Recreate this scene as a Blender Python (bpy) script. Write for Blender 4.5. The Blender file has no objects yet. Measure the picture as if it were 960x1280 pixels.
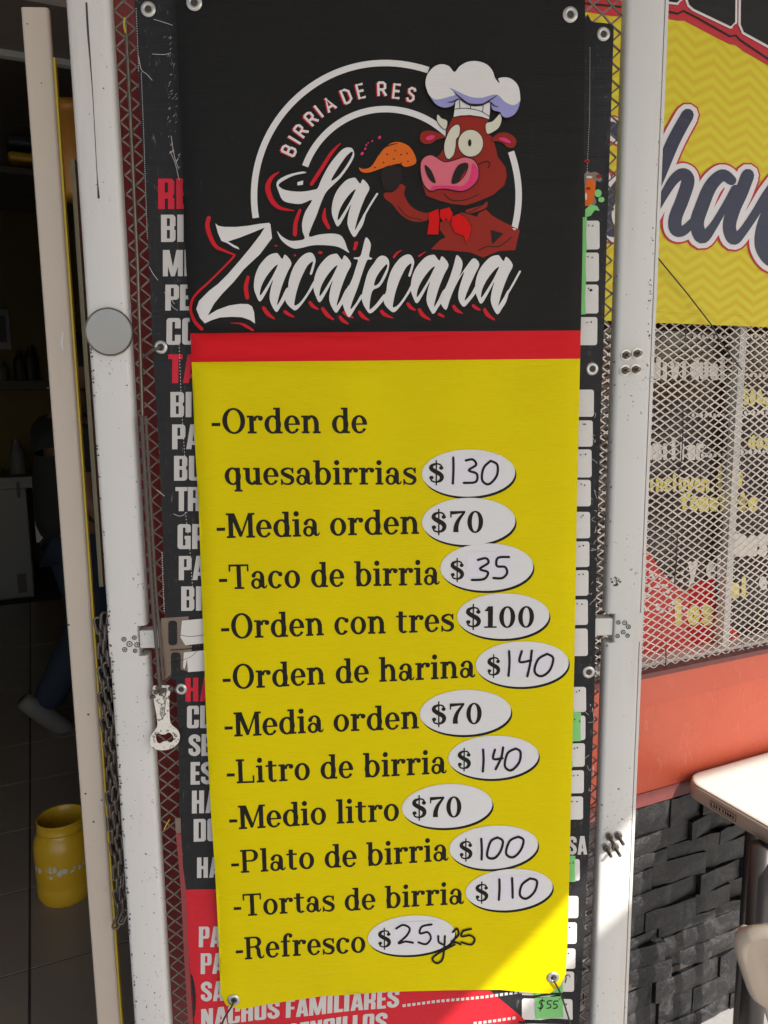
import bpy, bmesh, math, random
from mathutils import Vector, Matrix
from mathutils.geometry import delaunay_2d_cdt
random.seed(7)
R = math.radians
SC = bpy.context.scene
COL = SC.collection
# ------------------------------------------------------------------ camera
FPX, CX, CY = 955.0, 480.0, 640.0            # focal length and centre, measured on the 960 x 1280 photograph
CAMZ = 1.5
upc = Vector((-70.0, 6335.0, FPX)).normalized()
fwc = Vector((0, 0, -1))
yc = (fwc - upc * fwc.dot(upc)).normalized()
xc = yc.cross(upc)
M3 = Matrix((xc, yc, upc))
CAM = Vector((0, 0, CAMZ))
cd = bpy.data.cameras.new('camera')
cd.sensor_fit = 'VERTICAL'; cd.sensor_height = 24.0; cd.sensor_width = 18.0
cd.lens = 24.0 * FPX / 1280.0
cd.clip_start = 0.02; cd.clip_end = 500
cam = bpy.data.objects.new('camera', cd); COL.objects.link(cam)
cam.matrix_world = Matrix.Translation(CAM) @ M3.to_4x4()
SC.camera = cam
# ------------------------------------------------------------------ light
SUN = Vector((0.58, -0.72, 0.70)).normalized()          # towards the sun
SC.view_settings.view_transform = 'Standard'
SC.view_settings.look = 'None'
SC.view_settings.exposure = .55
SC.view_settings.gamma = 1.0
W_ = bpy.data.worlds.new('World'); SC.world = W_; W_.use_nodes = True
nt = W_.node_tree; nt.nodes.clear()
sky = nt.nodes.new('ShaderNodeTexSky'); sky.sky_type = 'NISHITA'; sky.sun_disc = False
sky.sun_elevation = math.asin(SUN.z)
sky.sun_rotation = math.atan2(SUN.x, SUN.y)
sky.dust_density = 2.0
bg = nt.nodes.new('ShaderNodeBackground'); bg.inputs[1].default_value = 0.15
wo = nt.nodes.new('ShaderNodeOutputWorld')
nt.links.new(sky.outputs[0], bg.inputs[0]); nt.links.new(bg.outputs[0], wo.inputs[0])
sl = bpy.data.lights.new('sun', 'SUN'); sl.energy = 5.0; sl.angle = R(0.4); sl.color = (1, .96, .90)
so = bpy.data.objects.new('sun', sl); COL.objects.link(so)
so.rotation_euler = (-SUN).to_track_quat('-Z', 'Y').to_euler()
SC.cycles.max_bounces = 8; SC.cycles.diffuse_bounces = 5; SC.cycles.glossy_bounces = 3
SC.cycles.transmission_bounces = 4; SC.cycles.transparent_max_bounces = 8
# ------------------------------------------------------------------ frames of reference
Z = Vector((0, 0, 1))
class Frame:                                  # a vertical plane: u along it, w out of it (to the street), z up
    def __init__(s, o, deg):
        a = R(deg); s.o = Vector(o); s.u = Vector((math.cos(a), math.sin(a), 0)); s.n = Vector((math.sin(a), -math.cos(a), 0))
    def P(s, u, z, w=0.0):
        return Vector((s.o.x + s.u.x*u + s.n.x*w, s.o.y + s.u.y*u + s.n.y*w, z))
    def px(s, x, y, w=0.0):                   # where the sight line through a photograph pixel meets the plane
        d = M3 @ Vector((x-CX, CY-y, -FPX)); o = s.o + s.n*w
        t = (o - CAM).dot(s.n) / d.dot(s.n); p = CAM + d*t
        return (p - s.o).dot(s.u), p.z
GF = Frame((0, 1.2, 0), 3.0)                  # the gate leaf
WF = Frame((-.415, 1.29, 0), 24.5)            # the shop front
def onz(x, y, z):
    d = M3 @ Vector((x-CX, CY-y, -FPX)); t = (z-CAMZ)/d.z
    return CAM + d*t
# ------------------------------------------------------------------ materials
def new_mat(name):
    m = bpy.data.materials.new(name); m.use_nodes = True
    t = m.node_tree; b = t.nodes['Principled BSDF']
    return m, t, b
def N(t, typ, **kw):
    n = t.nodes.new(typ)
    for k, v in kw.items():
        if k in n.inputs.keys() if isinstance(k, str) else False: n.inputs[k].default_value = v
        else: setattr(n, k, v)
    return n
def noise(t, scale, detail=4, rough=.6, vec=None, dist=0):
    n = t.nodes.new('ShaderNodeTexNoise'); n.inputs['Scale'].default_value = scale
    n.inputs['Detail'].default_value = detail; n.inputs['Roughness'].default_value = rough
    n.inputs['Distortion'].default_value = dist
    if vec is not None: t.links.new(vec, n.inputs['Vector'])
    return n
def ramp(t, src, stops):
    r = t.nodes.new('ShaderNodeValToRGB'); e = r.color_ramp.elements
    while len(e) < len(stops): e.new(0.5)
    for i, (p, c) in enumerate(stops):
        e[i].position = p; e[i].color = (c, c, c, 1) if isinstance(c, (int, float)) else (*c, 1)
    t.links.new(src, r.inputs[0]); return r
def mixc(t, fac, a, b):
    m = t.nodes.new('ShaderNodeMix'); m.data_type = 'RGBA'
    for sock, v in ((m.inputs[0], fac), (m.inputs[6], a), (m.inputs[7], b)):
        if hasattr(v, 'links') or isinstance(v, bpy.types.NodeSocket): t.links.new(v, sock)
        elif isinstance(v, (int, float)): sock.default_value = v
        else: sock.default_value = (*v, 1)
    return m.outputs[2]
def bump(t, b, h, strength, dist=.002, prev=None):
    n = t.nodes.new('ShaderNodeBump'); n.inputs['Strength'].default_value = strength; n.inputs['Distance'].default_value = dist
    t.links.new(h, n.inputs['Height'])
    if prev: t.links.new(prev.outputs[0], n.inputs['Normal'])
    t.links.new(n.outputs[0], b.inputs['Normal']); return n
def coord(t, kind='Object', scale=None):
    c = t.nodes.new('ShaderNodeTexCoord').outputs[kind]
    if scale:
        m = t.nodes.new('ShaderNodeMapping'); m.inputs['Scale'].default_value = scale
        t.links.new(c, m.inputs[0]); c = m.outputs[0]
    return c
def plain(name, col, rough=.5, metal=0., var=.12, sc=25, bmp=.15, spec=.5):
    m, t, b = new_mat(name); c = coord(t)
    n = noise(t, sc, 5, .6, c)
    dark = tuple(x*(1-var) for x in col); light = tuple(min(1, x*(1+var*.6)) for x in col)
    t.links.new(mixc(t, n.outputs[0], dark, light), b.inputs['Base Color'])
    b.inputs['Roughness'].default_value = rough; b.inputs['Metallic'].default_value = metal
    b.inputs['Specular IOR Level'].default_value = spec
    if bmp: bump(t, b, n.outputs[0], bmp, .001)
    return m
def vinyl(name, col, rough=.5, var=.06, weave=True, dirt=0., spec=.14, wrinkle=.35):
    """printed tarpaulin: fine horizontal threads, faint scuffs and soft creases"""
    m, t, b = new_mat(name); c = coord(t)
    n = noise(t, 7, 5, .6, c)
    dark = tuple(x*(1-var) for x in col); light = tuple(min(1, x*(1+var)) for x in col)
    cc = mixc(t, n.outputs[0], dark, light)
    if dirt:
        sc_ = coord(t, 'Object', (6, 6, 1.2)); n2 = noise(t, 30, 8, .75, sc_, 1.5)
        r = ramp(t, n2.outputs[0], [(.60, 0), (.72, dirt)])
        cc = mixc(t, r.outputs[0], cc, (.42, .38, .35))
    t.links.new(cc, b.inputs['Base Color'])
    rr = ramp(t, n.outputs[0], [(.3, rough-.06), (.7, rough+.1)]); t.links.new(rr.outputs[0], b.inputs['Roughness'])
    b.inputs['Specular IOR Level'].default_value = spec
    prev = None
    if wrinkle:
        c2 = coord(t, 'Object', (1.2, 1.2, 5)); n3 = noise(t, 5, 3, .5, c2, .6)
        prev = bump(t, b, n3.outputs[0], wrinkle, .006)
    if weave:
        w = t.nodes.new('ShaderNodeTexWave'); w.bands_direction = 'Z'; w.inputs['Scale'].default_value = 70
        w.inputs['Distortion'].default_value = .6; w.inputs['Detail'].default_value = 2; w.inputs['Detail Scale'].default_value = 6
        t.links.new(c, w.inputs[0]); bump(t, b, w.outputs[0], .16, .0006, prev)
    return m
def painted_steel(name, col, chip=(.10, .075, .06), amount=.68, rust=(.30, .2, .13), stain=.5, rough=.42, grime=.0):
    m, t, b = new_mat(name); c = coord(t)
    n = noise(t, 4, 6, .6, c)
    cs = coord(t, 'Object', (9, 9, 1)); ns = noise(t, 2.2, 5, .6, cs)
    base = mixc(t, n.outputs[0], tuple(x*.93 for x in col), tuple(min(1, x*1.03) for x in col))
    rs = ramp(t, ns.outputs[0], [(.55, 0), (.78, stain)])
    base = mixc(t, rs.outputs[0], base, tuple(a*.55+b_*.45 for a, b_ in zip(col, rust)))
    mask = noise(t, 5.5, 3, .5, c); fine = noise(t, 140, 3, .7, c)
    mul = t.nodes.new('ShaderNodeMath'); mul.operation = 'MULTIPLY_ADD'
    t.links.new(mask.outputs[0], mul.inputs[0]); mul.inputs[1].default_value = .45; t.links.new(fine.outputs[0], mul.inputs[2])
    r = ramp(t, mul.outputs[0], [(amount+.25, 0), (amount+.275, 1)])
    col2 = mixc(t, r.outputs[0], base, chip)
    sf = noise(t, 420, 2, .6, c); r3 = ramp(t, sf.outputs[0], [(.80, 0), (.82, .8)])
    col2 = mixc(t, r3.outputs[0], col2, chip)
    t.links.new(col2, b.inputs['Base Color'])
    b.inputs['Roughness'].default_value = rough
    inv = t.nodes.new('ShaderNodeMath'); inv.operation = 'SUBTRACT'; inv.inputs[0].default_value = 1; t.links.new(r.outputs[0], inv.inputs[1])
    p = bump(t, b, n.outputs[0], .12, .004); bump(t, b, inv.outputs[0], .5, .0006, p)
    return m
MT = {}
def build_materials():
    MT['black'] = vinyl('banner_black_vinyl', (.0085, .0082, .0078), .5, .2, dirt=.05)
    MT['red'] = vinyl('banner_red_vinyl', (.56, .006, .012), .5, .06, wrinkle=.6)
    MT['yellow'] = vinyl('banner_yellow_vinyl', (.62, .50, .0012), .46, .05, spec=.06, wrinkle=.75)
    m = MT['yellow']; t = m.node_tree; b = t.nodes['Principled BSDF']; src = b.inputs['Base Color'].links[0].from_socket; c = coord(t, 'Object', (3, 3, 1))
    q1 = noise(t, 1.6, 3, .5, c, .5); q2 = noise(t, 26, 8, .8, coord(t), 2.0)
    cc = mixc(t, ramp(t, q1.outputs[0], [(.35, .0), (.7, .30)]).outputs[0], src, (.50, .39, .002)); cc = mixc(t, ramp(t, q2.outputs[0], [(.66, 0), (.80, .35)]).outputs[0], cc, (.30, .25, .05))
    t.links.new(cc, b.inputs['Base Color'])
    MT['white'] = vinyl('print_white', (.62, .59, .575), .5, .03, wrinkle=.1)
    MT['ovalwhite'] = vinyl('print_oval_white', (.60, .585, .58), .5, .03, wrinkle=.1)
    MT['ink'] = vinyl('print_ink', (.012, .010, .007), .5, .05, wrinkle=0)
    MT['pred'] = vinyl('print_red', (.50, .012, .02), .5, .05, wrinkle=0)
    MT['oldblack'] = vinyl('old_vinyl_black', (.019, .0185, .020), .42, .25, dirt=.42, wrinkle=.8)
    MT['oldred'] = vinyl('old_vinyl_red', (.50, .018, .028), .42, .12, dirt=.12, wrinkle=.7)
    MT['faded'] = vinyl('old_vinyl_faded_red', (.24, .05, .05), .55, .25, dirt=.2)
    MT['oldwhite'] = vinyl('old_print_white', (.50, .47, .45), .5, .12, dirt=.0, wrinkle=.4)
    MT['oldpred'] = vinyl('old_print_red', (.52, .02, .04), .5, .1, wrinkle=.2)
    MT['tag'] = vinyl('old_tag_white', (.60, .57, .54), .5, .1, wrinkle=.4)
    MT['green'] = plain('sticker_green', (.20, .52, .17), .5, 0, .1, spec=.12)
    MT['paper'] = plain('paper_scrap', (.58, .55, .52), .7, 0, .2, 12)
    MT['tape'] = plain('brown_tape', (.17, .12, .085), .3, 0, .4, 30, .6)
    MT['browned'] = plain('bull_brown', (.25, .02, .012), .5, 0, .06, 20, 0, spec=.12)
    MT['bullred'] = plain('bandana_red', (.55, .004, .004), .5, 0, .04, 20, 0, spec=.12)
    MT['lilac'] = plain('hat_lilac', (.27, .26, .50), .5, 0, .03, 20, 0, spec=.12)
    MT['pink'] = plain('muzzle_pink', (.60, .13, .17), .5, 0, .08, 20, 0, spec=.12)
    MT['hotpink'] = plain('muzzle_hot_pink', (.60, .04, .14), .5, 0, .08, 20, 0, spec=.12)
    MT['cream'] = plain('horn_cream', (.56, .53, .42), .5, 0, .04, 20, 0, spec=.12)
    MT['orange'] = plain('taco_orange', (.62, .12, .012), .5, 0, .1, 30, 0, spec=.12)
    MT['soot'] = plain('hand_soot', (.020, .015, .014), .6, 0, .1, 20, 0, spec=.12)
    MT['stile'] = painted_steel('white_painted_steel', (.57, .545, .52))
    MT['stile2'] = painted_steel('white_painted_steel_street_side', (.55, .535, .505), amount=.68)
    MT['bar'] = painted_steel('crossbar_paint', (.58, .56, .52), amount=.66)
    MT['beige'] = painted_steel('beige_painted_steel', (.52, .435, .355), amount=.70, stain=.35)
    MT['olive'] = plain('olive_grey_paint', (.30, .28, .18), .5, 0, .15)
    MT['ypaint'] = plain('old_yellow_paint', (.50, .36, .02), .5, 0, .25, 60)
    MT['groove'] = plain('dark_groove', (.05, .04, .035), .8, 0, .3, 120)
    MT['meshg'] = plain('gate_mesh_steel', (.19, .155, .135), .5, .25, .45, 60)
    MT['steel'] = plain('zinc_steel', (.50, .48, .45), .32, .9, .25, 80, .2)
    MT['darksteel'] = plain('dark_steel', (.16, .135, .115), .40, .85, .45, 70, .4)
    MT['mirror'] = plain('dull_mirror', (.27, .25, .245), .16, .8, .05, 20, .02)
    MT['cord'] = plain('brown_cord', (.085, .068, .055), .75, 0, .35, 200, .6)
    MT['wire'] = plain('black_wire', (.015, .014, .013), .5, 0, .2)
    MT['enamel'] = painted_steel('opener_enamel', (.66, .62, .55), amount=.56, stain=.6, rust=(.25, .15, .08))
    MT['inkbrown'] = plain('opener_ink', (.07, .05, .04), .5)
    # red plaster
    m, t, b = new_mat('red_painted_plaster'); c = coord(t)
    n = noise(t, 5, 7, .65, c, .4); n2 = noise(t, 45, 5, .7, c)
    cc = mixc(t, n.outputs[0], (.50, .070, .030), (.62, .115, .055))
    cs = coord(t, 'Object', (1, 1, .35)); n3 = noise(t, 22, 8, .75, cs, 1.2); r = ramp(t, n3.outputs[0], [(.57, 0), (.70, .45)])
    cc = mixc(t, r.outputs[0], cc, (.66, .25, .17))
    t.links.new(cc, b.inputs['Base Color']); b.inputs['Roughness'].default_value = .42
    p = bump(t, b, n.outputs[0], .5, .012); p = bump(t, b, n2.outputs[0], .25, .003, p); bump(t, b, r.outputs[0], .5, .002, p)
    MT['plaster'] = m
    MT['shadedred'] = plain('shaded_red_plaster', (.26, .022, .018), .5, 0, .3, 8, .4)  # same red wall, with the shade behind the gate put into the colour
    MT['maroon'] = plain('maroon_trim', (.16, .04, .035), .45, 0, .3, 18, .3)
    # black painted stone
    m, t, b = new_mat('black_painted_stone'); c = coord(t)
    n = noise(t, 9, 8, .7, c, .3); n2 = noise(t, 60, 6, .75, c)
    cc = mixc(t, n.outputs[0], (.005, .005, .0055), (.018, .017, .018))
    nd = noise(t, 14, 9, .8, c, 1.0); rd = ramp(t, nd.outputs[0], [(.50, 0), (.62, .65)]); cc = mixc(t, rd.outputs[0], cc, (.07, .066, .066))
    r = ramp(t, n2.outputs[0], [(.62, 0), (.72, .55)]); cc = mixc(t, r.outputs[0], cc, (.12, .105, .10))
    t.links.new(cc, b.inputs['Base Color']); b.inputs['Roughness'].default_value = .36; b.inputs['Specular IOR Level'].default_value = .5
    p = bump(t, b, n.outputs[0], .8, .012); bump(t, b, n2.outputs[0], .5, .003, p)
    MT['stone'] = m
    MT['mortar'] = plain('dark_mortar', (.016, .014, .014), .7, 0, .3, 40, .8)
    # yellow sign with chevrons
    m, t, b = new_mat('sign_yellow_chevron')
    uv = t.nodes.new('ShaderNodeTexCoord').outputs['UV']
    sp = t.nodes.new('ShaderNodeSeparateXYZ'); t.links.new(uv, sp.inputs[0])
    def ma(op, a, bb=None, c3=None):
        q = t.nodes.new('ShaderNodeMath'); q.operation = op
        for i, v in enumerate((a, bb, c3)):
            if v is None: continue
            if isinstance(v, (int, float)): q.inputs[i].default_value = v
            else: t.links.new(v, q.inputs[i])
        return q.outputs[0]
    tri = ma('PINGPONG', ma('ADD', sp.outputs[0], .035), .056)
    zz = ma('ADD', ma('ADD', sp.outputs[1], ma('MULTIPLY', tri, -.50)), ma('MULTIPLY', sp.outputs[0], .03))
    st = ma('PINGPONG', zz, .0125)
    r = ramp(t, ma('DIVIDE', st, .0125), [(.2, .62), (.75, 0)])
    nn = noise(t, 4, 4, .5, uv)
    fac = ma('MULTIPLY', r.outputs[0], ma('MULTIPLY_ADD', nn.outputs[0], .9, .25))
    cc = mixc(t, fac, (.60, .52, .035), (.56, .29, .02))
    t.links.new(cc, b.inputs['Base Color']); b.inputs['Roughness'].default_value = .5; b.inputs['Specular IOR Level'].default_value = .15
    n3 = noise(t, 4, 4, .5, uv, .5); bump(t, b, n3.outputs[0], .35, .01)
    MT['chevron'] = m
    MT['navy'] = vinyl('sign_navy', (.028, .028, .055), .34, .2, spec=.3, wrinkle=.3)
    MT['signblack'] = vinyl('sign_black', (.018, .018, .017), .45, .1)
    MT['signwhite'] = vinyl('sign_white', (.66, .62, .62), .45, .03)
    MT['signred'] = vinyl('sign_red', (.46, .035, .045), .45, .1)
    MT['winmesh'] = plain('window_mesh_paint', (.72, .62, .54), .42, 0, .5, 14, .1)
    MT['mullion'] = plain('mullion_paint', (.62, .62, .58), .4, 0, .1)
    m, t, b = new_mat('dark_window_glass'); c = coord(t)
    n = noise(t, 3, 4, .5, c); t.links.new(mixc(t, n.outputs[0], (.010, .007, .006), (.06, .035, .025)), b.inputs['Base Color'])
    b.inputs['Roughness'].default_value = .06; b.inputs['Specular IOR Level'].default_value = .5
    MT['glass'] = m
    MT['yprint'] = plain('window_yellow_print', (.80, .70, .18), .4, 0, .1)
    MT['rprint'] = plain('window_red_print', (.66, .05, .045), .3, 0, .35, 12)
    MT['wprint'] = plain('sun_dapple_paint', (.80, .75, .70), .35, 0, .15)
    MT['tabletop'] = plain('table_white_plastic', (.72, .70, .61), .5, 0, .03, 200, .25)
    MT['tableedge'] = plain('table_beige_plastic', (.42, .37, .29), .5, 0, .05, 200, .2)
    MT['chair'] = plain('chair_beige_plastic', (.42, .35, .28), .35, 0, .1, 40, .1)
    MT['leg'] = plain('leg_dark_steel', (.045, .04, .038), .4, .3, .1)
    # interior
    m, t, b = new_mat('floor_tile_beige'); c = coord(t)
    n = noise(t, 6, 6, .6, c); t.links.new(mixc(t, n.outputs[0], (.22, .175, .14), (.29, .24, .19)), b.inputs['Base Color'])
    b.inputs['Roughness'].default_value = .28; bump(t, b, n.outputs[0], .06, .004); MT['tile'] = m
    MT['grout'] = plain('dark_grout', (.05, .042, .035), .9, 0, .3)
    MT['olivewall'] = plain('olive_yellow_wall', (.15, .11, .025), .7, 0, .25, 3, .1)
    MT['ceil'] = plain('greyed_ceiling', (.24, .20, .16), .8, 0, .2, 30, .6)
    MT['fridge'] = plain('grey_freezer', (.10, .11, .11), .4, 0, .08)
    MT['shelf'] = plain('dark_shelf', (.06, .045, .035), .6)
    MT['bottle'] = plain('grey_bottle', (.14, .14, .135), .35)
    MT['darkthing'] = plain('black_plastic', (.03, .028, .028), .5)
    MT['jar'] = plain('yellow_jar_plastic', (.58, .34, .018), .3, 0, .08, 8, .05)
    MT['jarin'] = plain('yellow_jar_inside', (.45, .28, .015), .5, 0, .08, 8, .05)
    MT['jarwhite'] = plain('jar_scuffed_print', (.55, .52, .45), .5, 0, .3, 60)
    MT['orangebox'] = plain('orange_plastic', (.62, .26, .04), .4, 0, .15, 8)
    MT['jeans'] = plain('dark_jeans', (.014, .024, .045), .85, 0, .3, 120, .5)
    MT['shirt'] = plain('black_shirt', (.012, .012, .012), .85, 0, .2, 60, .3)
    MT['skin'] = plain('skin', (.20, .105, .065), .5, 0, .1, 20, .1)
    MT['hair'] = plain('hair', (.015, .011, .009), .5, 0, .2, 200, .5)
    MT['shoe'] = plain('white_shoe', (.15, .145, .14), .6)
    # outside
    m, t, b = new_mat('concrete_pavement'); c = coord(t)
    n = noise(t, 2, 8, .65, c); n2 = noise(t, 60, 4, .6, c)
    t.links.new(mixc(t, n.outputs[0], (.29, .285, .275), (.42, .41, .40)), b.inputs['Base Color']); b.inputs['Roughness'].default_value = .85
    bump(t, b, n2.outputs[0], .4, .004); MT['concrete'] = m
    MT['facade'] = plain('upper_facade', (.46, .42, .36), .8, 0, .1, 5, .3)
    m, t, b = new_mat('shade_awning_canvas')
    b.inputs['Base Color'].default_value = (.70, .71, .72, 1); b.inputs['Roughness'].default_value = .8
    tr = t.nodes.new('ShaderNodeBsdfTranslucent'); tr.inputs[0].default_value = (.76, .78, .80, 1)
    mx = t.nodes.new('ShaderNodeMixShader'); mx.inputs[0].default_value = .30
    n = noise(t, 80, 3, .6, coord(t)); bump(t, b, n.outputs[0], .2, .001)
    t.links.new(b.outputs[0], mx.inputs[1]); t.links.new(tr.outputs[0], mx.inputs[2])
    t.links.new(mx.outputs[0], t.nodes['Material Output'].inputs[0]); MT['awning'] = m  # canvas of the unseen added awning
build_materials()
# ------------------------------------------------------------------ objects
def tag(o, label=None, cat=None, group=None, kind=None):
    if label: o['label'] = label
    if cat: o['category'] = cat
    if group: o['group'] = group
    if kind: o['kind'] = kind
    return o
def thing(name, loc, label, cat, group=None):
    o = bpy.data.objects.new(name, None); COL.objects.link(o); o.location = loc; o.empty_display_size = .05
    return tag(o, label, cat, group)
def offs(par):
    v = Vector((0, 0, 0))
    while par is not None: v += Vector(par.location); par = par.parent
    return v
def mesh(name, verts, faces, mat, parent=None, smooth=False, uvs=None, mids=None, label=None, kind=None, bevel=0):
    """ONE mesh object from world-space vertices"""
    off = offs(parent)
    if parent is None:
        xs = [v[0] for v in verts]; ys = [v[1] for v in verts]; zs = [v[2] for v in verts]
        loc = Vector(((min(xs)+max(xs))/2, (min(ys)+max(ys))/2, min(zs)))
    else:
        loc = Vector((0, 0, 0))
    me = bpy.data.meshes.new(name)
    me.from_pydata([Vector(v)-off-loc for v in verts], [], faces)
    mats = mat if isinstance(mat, (list, tuple)) else [mat]
    for m in mats: me.materials.append(MT[m] if isinstance(m, str) else m)
    if mids:
        for p, i in zip(me.polygons, mids): p.material_index = i
    if uvs:
        ul = me.uv_layers.new(name='UVMap')
        for lp in me.loops: ul.data[lp.index].uv = uvs[lp.vertex_index]
    if smooth:
        for p in me.polygons: p.use_smooth = True
    o = bpy.data.objects.new(name, me); COL.objects.link(o); o.location = loc
    if parent is not None: o.parent = parent
    if bevel:
        b = o.modifiers.new('bevel', 'BEVEL'); b.width = bevel; b.segments = 3; b.limit_method = 'ANGLE'
        for p in me.polygons: p.use_smooth = True
        b.harden_normals = True
    if label: o['label'] = label
    if kind: o['kind'] = kind
    return o
class MB:
    def __init__(s): s.v = []; s.f = []
    def add(s, v, f):
        n = len(s.v); s.v += [Vector(q) for q in v]; s.f += [tuple(i+n for i in q) for q in f]
    def hexa(s, p):                           # p: 8 points, bottom 4 ccw then top 4
        s.add(p, [(3,2,1,0), (4,5,6,7), (0,1,5,4), (1,2,6,5), (2,3,7,6), (3,0,4,7)])
    def box(s, fr, u0, u1, z0, z1, w0, w1):
        s.hexa([fr.P(u0,z0,w0), fr.P(u0,z0,w1), fr.P(u1,z0,w1), fr.P(u1,z0,w0), fr.P(u0,z1,w0), fr.P(u0,z1,w1), fr.P(u1,z1,w1), fr.P(u1,z1,w0)])
    def tube(s, pts, r, n=8, cap=True, closed=False):
        pts = [Vector(p) for p in pts]; m = len(pts); base = len(s.v); rs = r if isinstance(r, (list, tuple)) else [r]*m
        prevn = None
        for i, p in enumerate(pts):
            if closed: d = pts[(i+1) % m]-pts[i-1]
            else: d = pts[min(i+1, m-1)]-pts[max(i-1, 0)]
            d.normalize()
            if prevn is None:
                a = Vector((0,0,1)) if abs(d.z) < .9 else Vector((1,0,0)); nn = d.cross(a).normalized()
            else: nn = (prevn - d*prevn.dot(d)).normalized()
            prevn = nn; bb = d.cross(nn)
            for k in range(n):
                a = 2*math.pi*k/n; s.v.append(p+(nn*math.cos(a)+bb*math.sin(a))*rs[i])
        for i in range(m if closed else m-1):
            j = (i+1) % m
            for k in range(n):
                l = (k+1) % n; s.f.append((base+i*n+k, base+i*n+l, base+j*n+l, base+j*n+k))
        if cap and not closed:
            s.f.append(tuple(base+k for k in reversed(range(n)))); s.f.append(tuple(base+(m-1)*n+k for k in range(n)))
    def lathe(s, c, prof, n=20, axis=Z, closed_ends=True):
        axis = Vector(axis).normalized(); a = Vector((1,0,0)) if abs(axis.x) < .8 else Vector((0,1,0))
        e1 = axis.cross(a).normalized(); e2 = axis.cross(e1); base = len(s.v); c = Vector(c)
        for r, h in prof:
            for k in range(n):
                t = 2*math.pi*k/n; s.v.append(c+axis*h+(e1*math.cos(t)+e2*math.sin(t))*r)
        for i in range(len(prof)-1):
            for k in range(n):
                l = (k+1) % n; s.f.append((base+i*n+k, base+i*n+l, base+(i+1)*n+l, base+(i+1)*n+k))
        if closed_ends:
            s.f.append(tuple(base+k for k in reversed(range(n)))); s.f.append(tuple(base+(len(prof)-1)*n+k for k in range(n)))
    def build(s, name, mat, parent=None, **k): return mesh(name, s.v, s.f, mat, parent, **k)
def flip_fix(o):
    bm = bmesh.new(); bm.from_mesh(o.data); bmesh.ops.recalc_face_normals(bm, faces=bm.faces); bm.to_mesh(o.data); bm.free(); return o
# ------------------------------------------------------------------ flat print: shapes in 2-D, united, laid on a surface
def area(p): return sum(p[i][0]*p[(i+1) % len(p)][1]-p[(i+1) % len(p)][0]*p[i][1] for i in range(len(p)))/2
def unite(polys, holes=(), extra=()):
    vs = []; fs = []
    for p in list(polys)+list(holes):
        q = []
        for a in p:
            if not q or abs(a[0]-q[-1][0])+abs(a[1]-q[-1][1]) > 1e-9: q.append(a)
        if len(q) < 3 or abs(area(q)) < 1e-12: q = [(0, 0), (1e-3, 0), (0, 1e-3)]
        if area(q) < 0: q = q[::-1]
        fs.append(list(range(len(vs), len(vs)+len(q)))); vs += [Vector((float(a), float(b))) for a, b in q]
    vs += [Vector(e) for e in extra]
    V, E_, F_, ov, oe, of = delaunay_2d_cdt(vs, [], fs, 0, 1e-6, True)
    def box_(p): xs = [q[0] for q in p]; ys = [q[1] for q in p]; return min(xs), max(xs), min(ys), max(ys), p
    PB = [box_(p) for p in polys if len(p) > 2]; HB = [box_(p) for p in holes]
    def inside(x, y, B_):
        for x0, x1, y0, y1, p in B_:
            if x < x0 or x > x1 or y < y0 or y > y1: continue
            c = False; j = len(p)-1
            for i in range(len(p)):
                yi, yj = p[i][1], p[j][1]
                if (yi > y) != (yj > y) and x < (p[j][0]-p[i][0])*(y-yi)/(yj-yi)+p[i][0]: c = not c
                j = i
            if c: return True
        return False
    T = []
    for f in F_:
        x = (V[f[0]].x+V[f[1]].x+V[f[2]].x)/3; y = (V[f[0]].y+V[f[1]].y+V[f[2]].y)/3
        if inside(x, y, PB) and not (HB and inside(x, y, HB)): T.append(tuple(f))
    used = sorted({i for t in T for i in t}); mp = {a: i for i, a in enumerate(used)}
    return [(V[i].x, V[i].y) for i in used], [tuple(mp[i] for i in t) for t in T]
def crom(pts, k=5, closed=False):
    """Catmull-Rom through points of any dimension"""
    n = len(pts); out = []
    rng = range(n if closed else n-1)
    for i in rng:
        if closed: p0, p1, p2, p3 = pts[i-1], pts[i], pts[(i+1) % n], pts[(i+2) % n]
        else: p0, p1, p2, p3 = pts[max(i-1, 0)], pts[i], pts[i+1], pts[min(i+2, n-1)]
        for j in range(k):
            t = j/k
            out.append(tuple(.5*((2*b)+(-a+c)*t+(2*a-5*b+4*c-d)*t*t+(-a+3*b-3*c+d)*t**3) for a, b, c, d in zip(p0, p1, p2, p3)))
    if not closed: out.append(tuple(pts[-1]))
    return out
def disc(x, y, rx, ry=None, n=12, a=0):
    ry = ry or rx
    return [(x+rx*math.cos(2*math.pi*k/n)*math.cos(a)-ry*math.sin(2*math.pi*k/n)*math.sin(a), y+rx*math.cos(2*math.pi*k/n)*math.sin(a)+ry*math.sin(2*math.pi*k/n)*math.cos(a)) for k in range(n)]
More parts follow.
